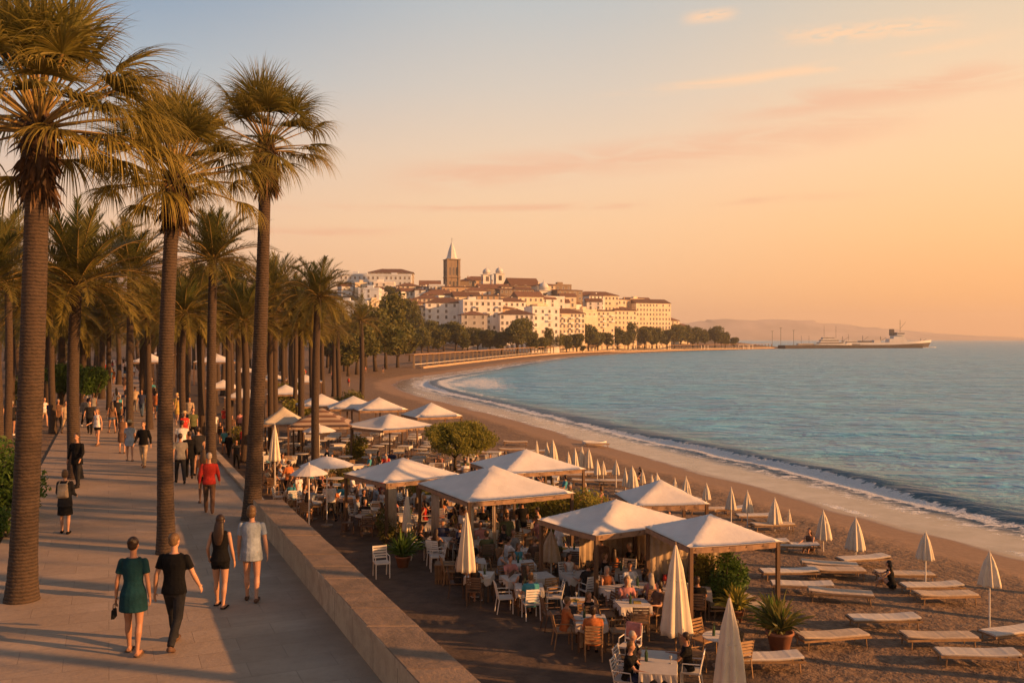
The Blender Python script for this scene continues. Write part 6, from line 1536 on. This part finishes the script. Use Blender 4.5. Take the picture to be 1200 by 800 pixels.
# seafront promenade with its long railing of pale posts
spts = []
for i in range(len(CP)-1):
    a, b_ = CP[i], CP[i+1]
    if not (255 < a[1] < 860 and a[0] < 262 and a[0] > -16): continue
    dv = (b_-a)/np.linalg.norm(b_-a); nrm = np.array([-dv[1], dv[0]]); spts.append(a+nrm*(14 if a[1] < 600 else 8))
spts = np.array(spts); seg = np.linalg.norm(np.diff(spts, axis=0), axis=1); cum = np.concatenate([[0], np.cumsum(seg)])
def along(s_): return np.array([np.interp(s_, cum, spts[:, 0]), np.interp(s_, cum, spts[:, 1])])
r = empty('seafront_pergola', (spts[0][0], spts[0][1], gz(*spts[0])), 0, 'long pale pergola of posts and beams running along the far seafront', 'pergola'); r0_ = r.location.copy()
npost = 96
for i in range(npost):
    p_ = along(cum[-1]*i/(npost-1)); z = gz(*p_); hh = 3.6; mb = MB(); mb.box((0, 0, hh/2-.3), (.5, .5, hh+.6)); mb.box((0, 0, hh-.05), (.7, .7, .14)); mb.build('post', WM['tan'], r, (p_[0]-r0_.x, p_[1]-r0_.y, z-r0_.z))
def ribbon(name, z0, z1, half, m_, parent=None, org=None, seg_=160, off=0, s0=0.0, s1=1.0):
    vs = []; fs = []
    for i in range(seg_+1):
        s_ = cum[-1]*(s0+(s1-s0)*i/seg_); p_ = along(s_); p2 = along(min(cum[-1], s_+1)); p1 = along(max(0, s_-1)); dv = p2-p1; dv = dv/np.linalg.norm(dv); nr = np.array([-dv[1], dv[0]]); g_ = gz(*p_); q_ = p_+nr*off
        for sg, zz in ((-half, z0), (half, z0), (half, z1), (-half, z1)): vs.append((q_[0]+nr[0]*sg, q_[1]+nr[1]*sg, g_+zz))
    for i in range(seg_):
        a = i*4
        for e in range(4): f_ = (e+1) % 4; fs.append((a+e, a+f_, a+4+f_, a+4+e))
    fs += [(3, 2, 1, 0), tuple(seg_*4+k for k in range(4))]
    if org is not None: vs = [(v[0]-org.x, v[1]-org.y, v[2]-org.z) for v in vs]
    mb = MB(); mb.add(vs, fs); return mb.build(name, m_, parent)
ribbon('roof_beams', 3.62, 3.86, 1.3, M['wood'], r, r0_, off=1.2); ribbon('rail', .95, 1.07, .05, WM['white'], r, r0_, off=-.26)
o = ribbon('seafront_wall', -2.2, .45, .35, M['stone'], off=-2.4); tag(o, 'low stone seafront wall below the pergola on the far shore', 'wall')
# small people and kiosks by the far shore
for i, (px, d, w, lb) in enumerate([(822, 745, 9, 'small open pavilion on the far spit, nearest the town'), (872, 800, 14, 'open shelter with a flat roof near the tip of the far spit')]):
    x = (px-600)*d/F; zg = gz(x, d); r = empty('beach_shelter', (x, d, zg), R(20), lb, 'shelter')
    for a in (-1, -.33, .33, 1):
        for b_ in (-1, 1): mb = MB(); mb.box((a*w/2, b_*2.4, 1.7), (.35, .35, 3.6)); mb.build('post', WM['white'], r)
    mb = MB(); mb.box((0, 0, 3.7), (w+1.5, 6.2, .35)); mb.build('roof', M['tile'] if i == 0 else WM['grey'], r)
for (px, wpx, yt, lb) in [(786, 22, 372, 'low cream house at the right foot of the town, half hidden by trees'), (800, 18, 379, 'lowest small house at the far right end of the town')]:
    building(px, wpx, yt, 520, 10, 24, 'cream', 'hip', lb, floors=2)
# ---------------------------------------------------------------- mole and ships
M['darkrock'] = pm('dark_breakwater_rock', (.05, .043, .038), .95, .5, .6, .3, 1)
M['hullg'] = pm('grey_ship_paint', (.08, .07, .07), .5, .2, .1); M['shipw'] = pm('white_ship_paint', (.62, .60, .58), .45, .12, .2)
M['bowwave'] = pm('foam_white', (.75, .74, .73), .6, .1, .5, .2, 1)
pts_ = [(246, 856), (285, 880), (318, 893), (345, 902), (372, 910), (398, 918)]
mb = MB(); vs = []; fs = []
for i, (x, y) in enumerate(pts_):
    for (a, z) in ((-7, SEA-3), (-3.6, SEA+3.1), (3.6, SEA+3.1), (7, SEA-3)): vs.append((x+a*.5+random.uniform(-.6, .6), y-a*.85+random.uniform(-.6, .6), z+random.uniform(-.2, .2)))
for i in range(len(pts_)-1):
    for e in range(3): a = i*4+e; fs.append((a, a+1, a+5, a+4))
mb.add(vs, fs+[(0, 1, 2, 3), (23, 22, 21, 20)]); o = mb.build('breakwater', M['darkrock']); tag(o, 'low rocky breakwater running out from the tip of the far spit', 'breakwater')
def ship(px0, px1, d, ytop_h, label):
    L = (px1-px0)*d/F; x = ((px0+px1)/2-600)*d/F; r = empty('ship', (x, d, SEA), R(3), label, 'ship')
    B_ = 13; n = 28; vs = []; fs = []
    for i in range(n+1):
        t = i/n; X = (t-.5)*L; hw = B_/2*min(1, (t*9+.55))*(1-max(0, (t-.78)/.22)**2*.97); deck = 4.3+2.6*max(0, (t-.55)/.45)**1.6
        for (y, z, k) in ((-hw, deck, 1), (-hw*.97, deck*.5, .98), (-hw*.8, 0, .9), (-hw*.5, -2, .7), (hw*.5, -2, .7), (hw*.8, 0, .9), (hw*.97, deck*.5, .98), (hw, deck, 1)): vs.append((X+max(0, t-.8)*(z-deck*.5)*2.4, y, z))
    for i in range(n):
        for e in range(8): a = i*8+e; b2 = i*8+(e+1) % 8; fs.append((a, a+8, b2+8, b2))
    fs += [tuple(range(8)), tuple(n*8+k for k in range(7, -1, -1))]
    mb = MB(); mb.add(vs, fs); mb.build('hull', M['hullg'], r, smooth=False)
    # pale bulwark strake just above the dark hull
    mb = MB()
    for s_ in (-1, 1):
        vs = []; fs = []
        for i in range(n+1):
            t = i/n; X = (t-.5)*L; hw = B_/2*min(1, (t*9+.55))*(1-max(0, (t-.78)/.22)**2*.97)+.12; deck = 4.3+2.6*max(0, (t-.55)/.45)**1.6; X += max(0, t-.8)*deck*1.2
            vs += [(X, s_*hw, deck-1.5), (X, s_*hw, deck+1.0), (X, s_*(hw-.25), deck+1.0), (X, s_*(hw-.25), deck-1.5)]
        for i in range(n):
            for e in range(4): a = i*4+e; b2 = i*4+(e+1) % 4; fs.append((a, b2, b2+4, a+4))
        mb.add(vs, fs)
    mb.build('bulwark', M['shipw'], r)
    def dk(nm, t, lx, ly, z0, hz, m_='shipw'): mb = MB(); mb.box(((t-.5)*L, 0, z0+hz/2), (lx, ly, hz), taper=.94); return mb.build(nm, M[m_], r)
    ss = [dk('deckhouse', .70, L*.16, 10, 5.0, 4), dk('bridge_deck', .71, L*.10, 9, 9.0, 3.4), dk('bridge', .72, L*.065, 11, 12.4, 3.2), dk('funnel', .66, 4, 3.6, 12.4, 6.5, 'hullg')]
    mb = MB(); mb.box(((.72-.5)*L, 0, 14.4), (L*.0665, 11.2, 1.1)); mb.build('bridge_windows', M['glass'], ss[2])
    dk('crane_block', .52, L*.06, 7, 4.4, 3.2); dk('deck_cargo', .42, L*.10, 9, 4.3, 2.6, 'hullg'); dk('deck_cargo', .28, L*.12, 9, 4.3, 3.0); dk('stern_house', .12, L*.10, 9, 4.3, 4.4)
    for t, h_ in ((.735, 13), (.56, 7), (.40, 8), (.22, 7), (.92, 5)):
        mb = MB(); zb = 15.4 if t == .735 else 4.5; X = (t-.5)*L; mb.tube([(X, 0, zb), (X, 0, zb+h_)], .22, n=5); mb.box((X, 0, zb+h_*.7), (.18, 4, .18)); mb.tube([(X, 0, zb+h_*.3), (X+6, 0, zb+h_*.85)], .14, n=4); mb.build('mast', M['hullg'], r)
    mb = MB(); rs = random.Random(4)
    for s_ in (-1, 1):
        for i in range(60):
            t = i/60; mb.ell(((.5)*L+6-t*50+rs.uniform(-1, 1), s_*(1.0+t*8)+rs.uniform(-.6, .6), -.15+.1*rs.random()), (rs.uniform(.8, 2)*(1-t*.5), rs.uniform(.5, 1.2), rs.uniform(.35, 1.0)*(1-t*.7)), 7, 5)
    o = mb.build('bow_wave', M['bowwave'], None, r.location, R(3), True); tag(o, kind='stuff')
    return r
ship(957, 1091, 960, 380, 'long grey ship with white upper decks, its bow pointing right off the far spit')
def yacht(px, d, L, decks, label, masts=1, rz=0):
    x = (px-600)*d/F; r = empty('yacht', (x, d, SEA), R(rz), label, 'boat'); hull(L, L*.22, L*.10, 14, 8, 2.2).build('hull', M['shipw'], r, (0, 0, -.4), smooth=True)
    z = L*.085
    for k in range(decks): mb = MB(); lx = L*(.62-.16*k); mb.box((-L*.05-L*.03*k, 0, z+1.2), (lx, L*.16*(1-.12*k), 2.4), taper=.93); nm = mb.build('cabin', M['shipw'], r); mb = MB(); mb.box((-L*.05-L*.03*k, 0, z+1.45), (lx*.975, L*.163*(1-.12*k), .8)); mb.build('window_band', M['glass'], nm); z += 2.4
    for k in range(masts): mb = MB(); X = -L*.2+k*L*.3; mb.tube([(X, 0, z-1.5), (X, 0, z+L*.28)], .13, n=5); mb.box((X, 0, z+L*.16), (.12, 2.2, .12)); mb.build('mast', M['hullg'], r)
    return r
yacht(975, 925, 40, 3, 'largest white motor yacht moored in front of the stern of the ship', 2, 4)
yacht(1000, 935, 24, 2, 'smaller white motor yacht moored to the right of the largest one', 1, 2)
yacht(945, 915, 26, 1, 'white sailing yacht at the left end of the moored boats', 2, 6)
for i, (px, yt, d) in enumerate([(915, 384, 860), (930, 387, 880), (905, 388, 860)]):
    x = (px-600)*d/F; x, y = x-30*(i == 9), d; r = empty('lamp_mast', (x, y, gz(x, y) if coast([(x, y)])[0] > 0 else SEA+1.4), 0, ['tallest lamp mast near the tip of the spit', 'lamp mast at the root of the breakwater, right of the tallest', 'lamp mast left of the tallest on the spit'][i], 'mast')
    h_ = CZ+(HOR-yt)*d/F-r.location.z; mb = MB(); mb.tube([(0, 0, 0), (0, 0, h_)], .22, n=5); mb.build('pole', M['metal'], r); mb = MB(); mb.box((0, 0, h_), (2.4, .5, .35)); mb.build('lamp_head', M['metal'], r)

RN = {'hip': 'hip-roofed', 'gable': 'gabled', 'shed': 'lean-to-roofed', 'flat': 'flat-roofed'}
g = defaultdict(list)
for r_, c_, f_ in fills: g[(c_, f_)].append((r_, f"small {LOOK[c_]} {RN[f_]} house on the hill"))
HLM = [('the church tower', (529, 340)), ('the twin turrets', (578, 330)), ('the big church', (616, 340)), ('the long pale hall', (440, 335)), ('the broad hipped roof at right', (702, 345)), ('the right end of the town', (780, 355)), ('the tall dark seafront tree', (486, 355))]
for v in g.values(): rank_labels(v, near_to, HLM)
for o in bpy.data.objects:
    lb = o.get('label')
    if lb and len(lb.split()) > 16: o['label'] = lb.replace('the closed parasol in front of the frontmost canopy', 'the closed parasol by the frontmost canopy').replace('of those standing on the open sand', 'on the open sand')

    if lb and len(o['label'].split()) > 16: o['label'] = ' '.join(w for w in o['label'].split() if w not in ('the', 'on', 'a')) if len(o['label'].split()) < 20 else o['label']
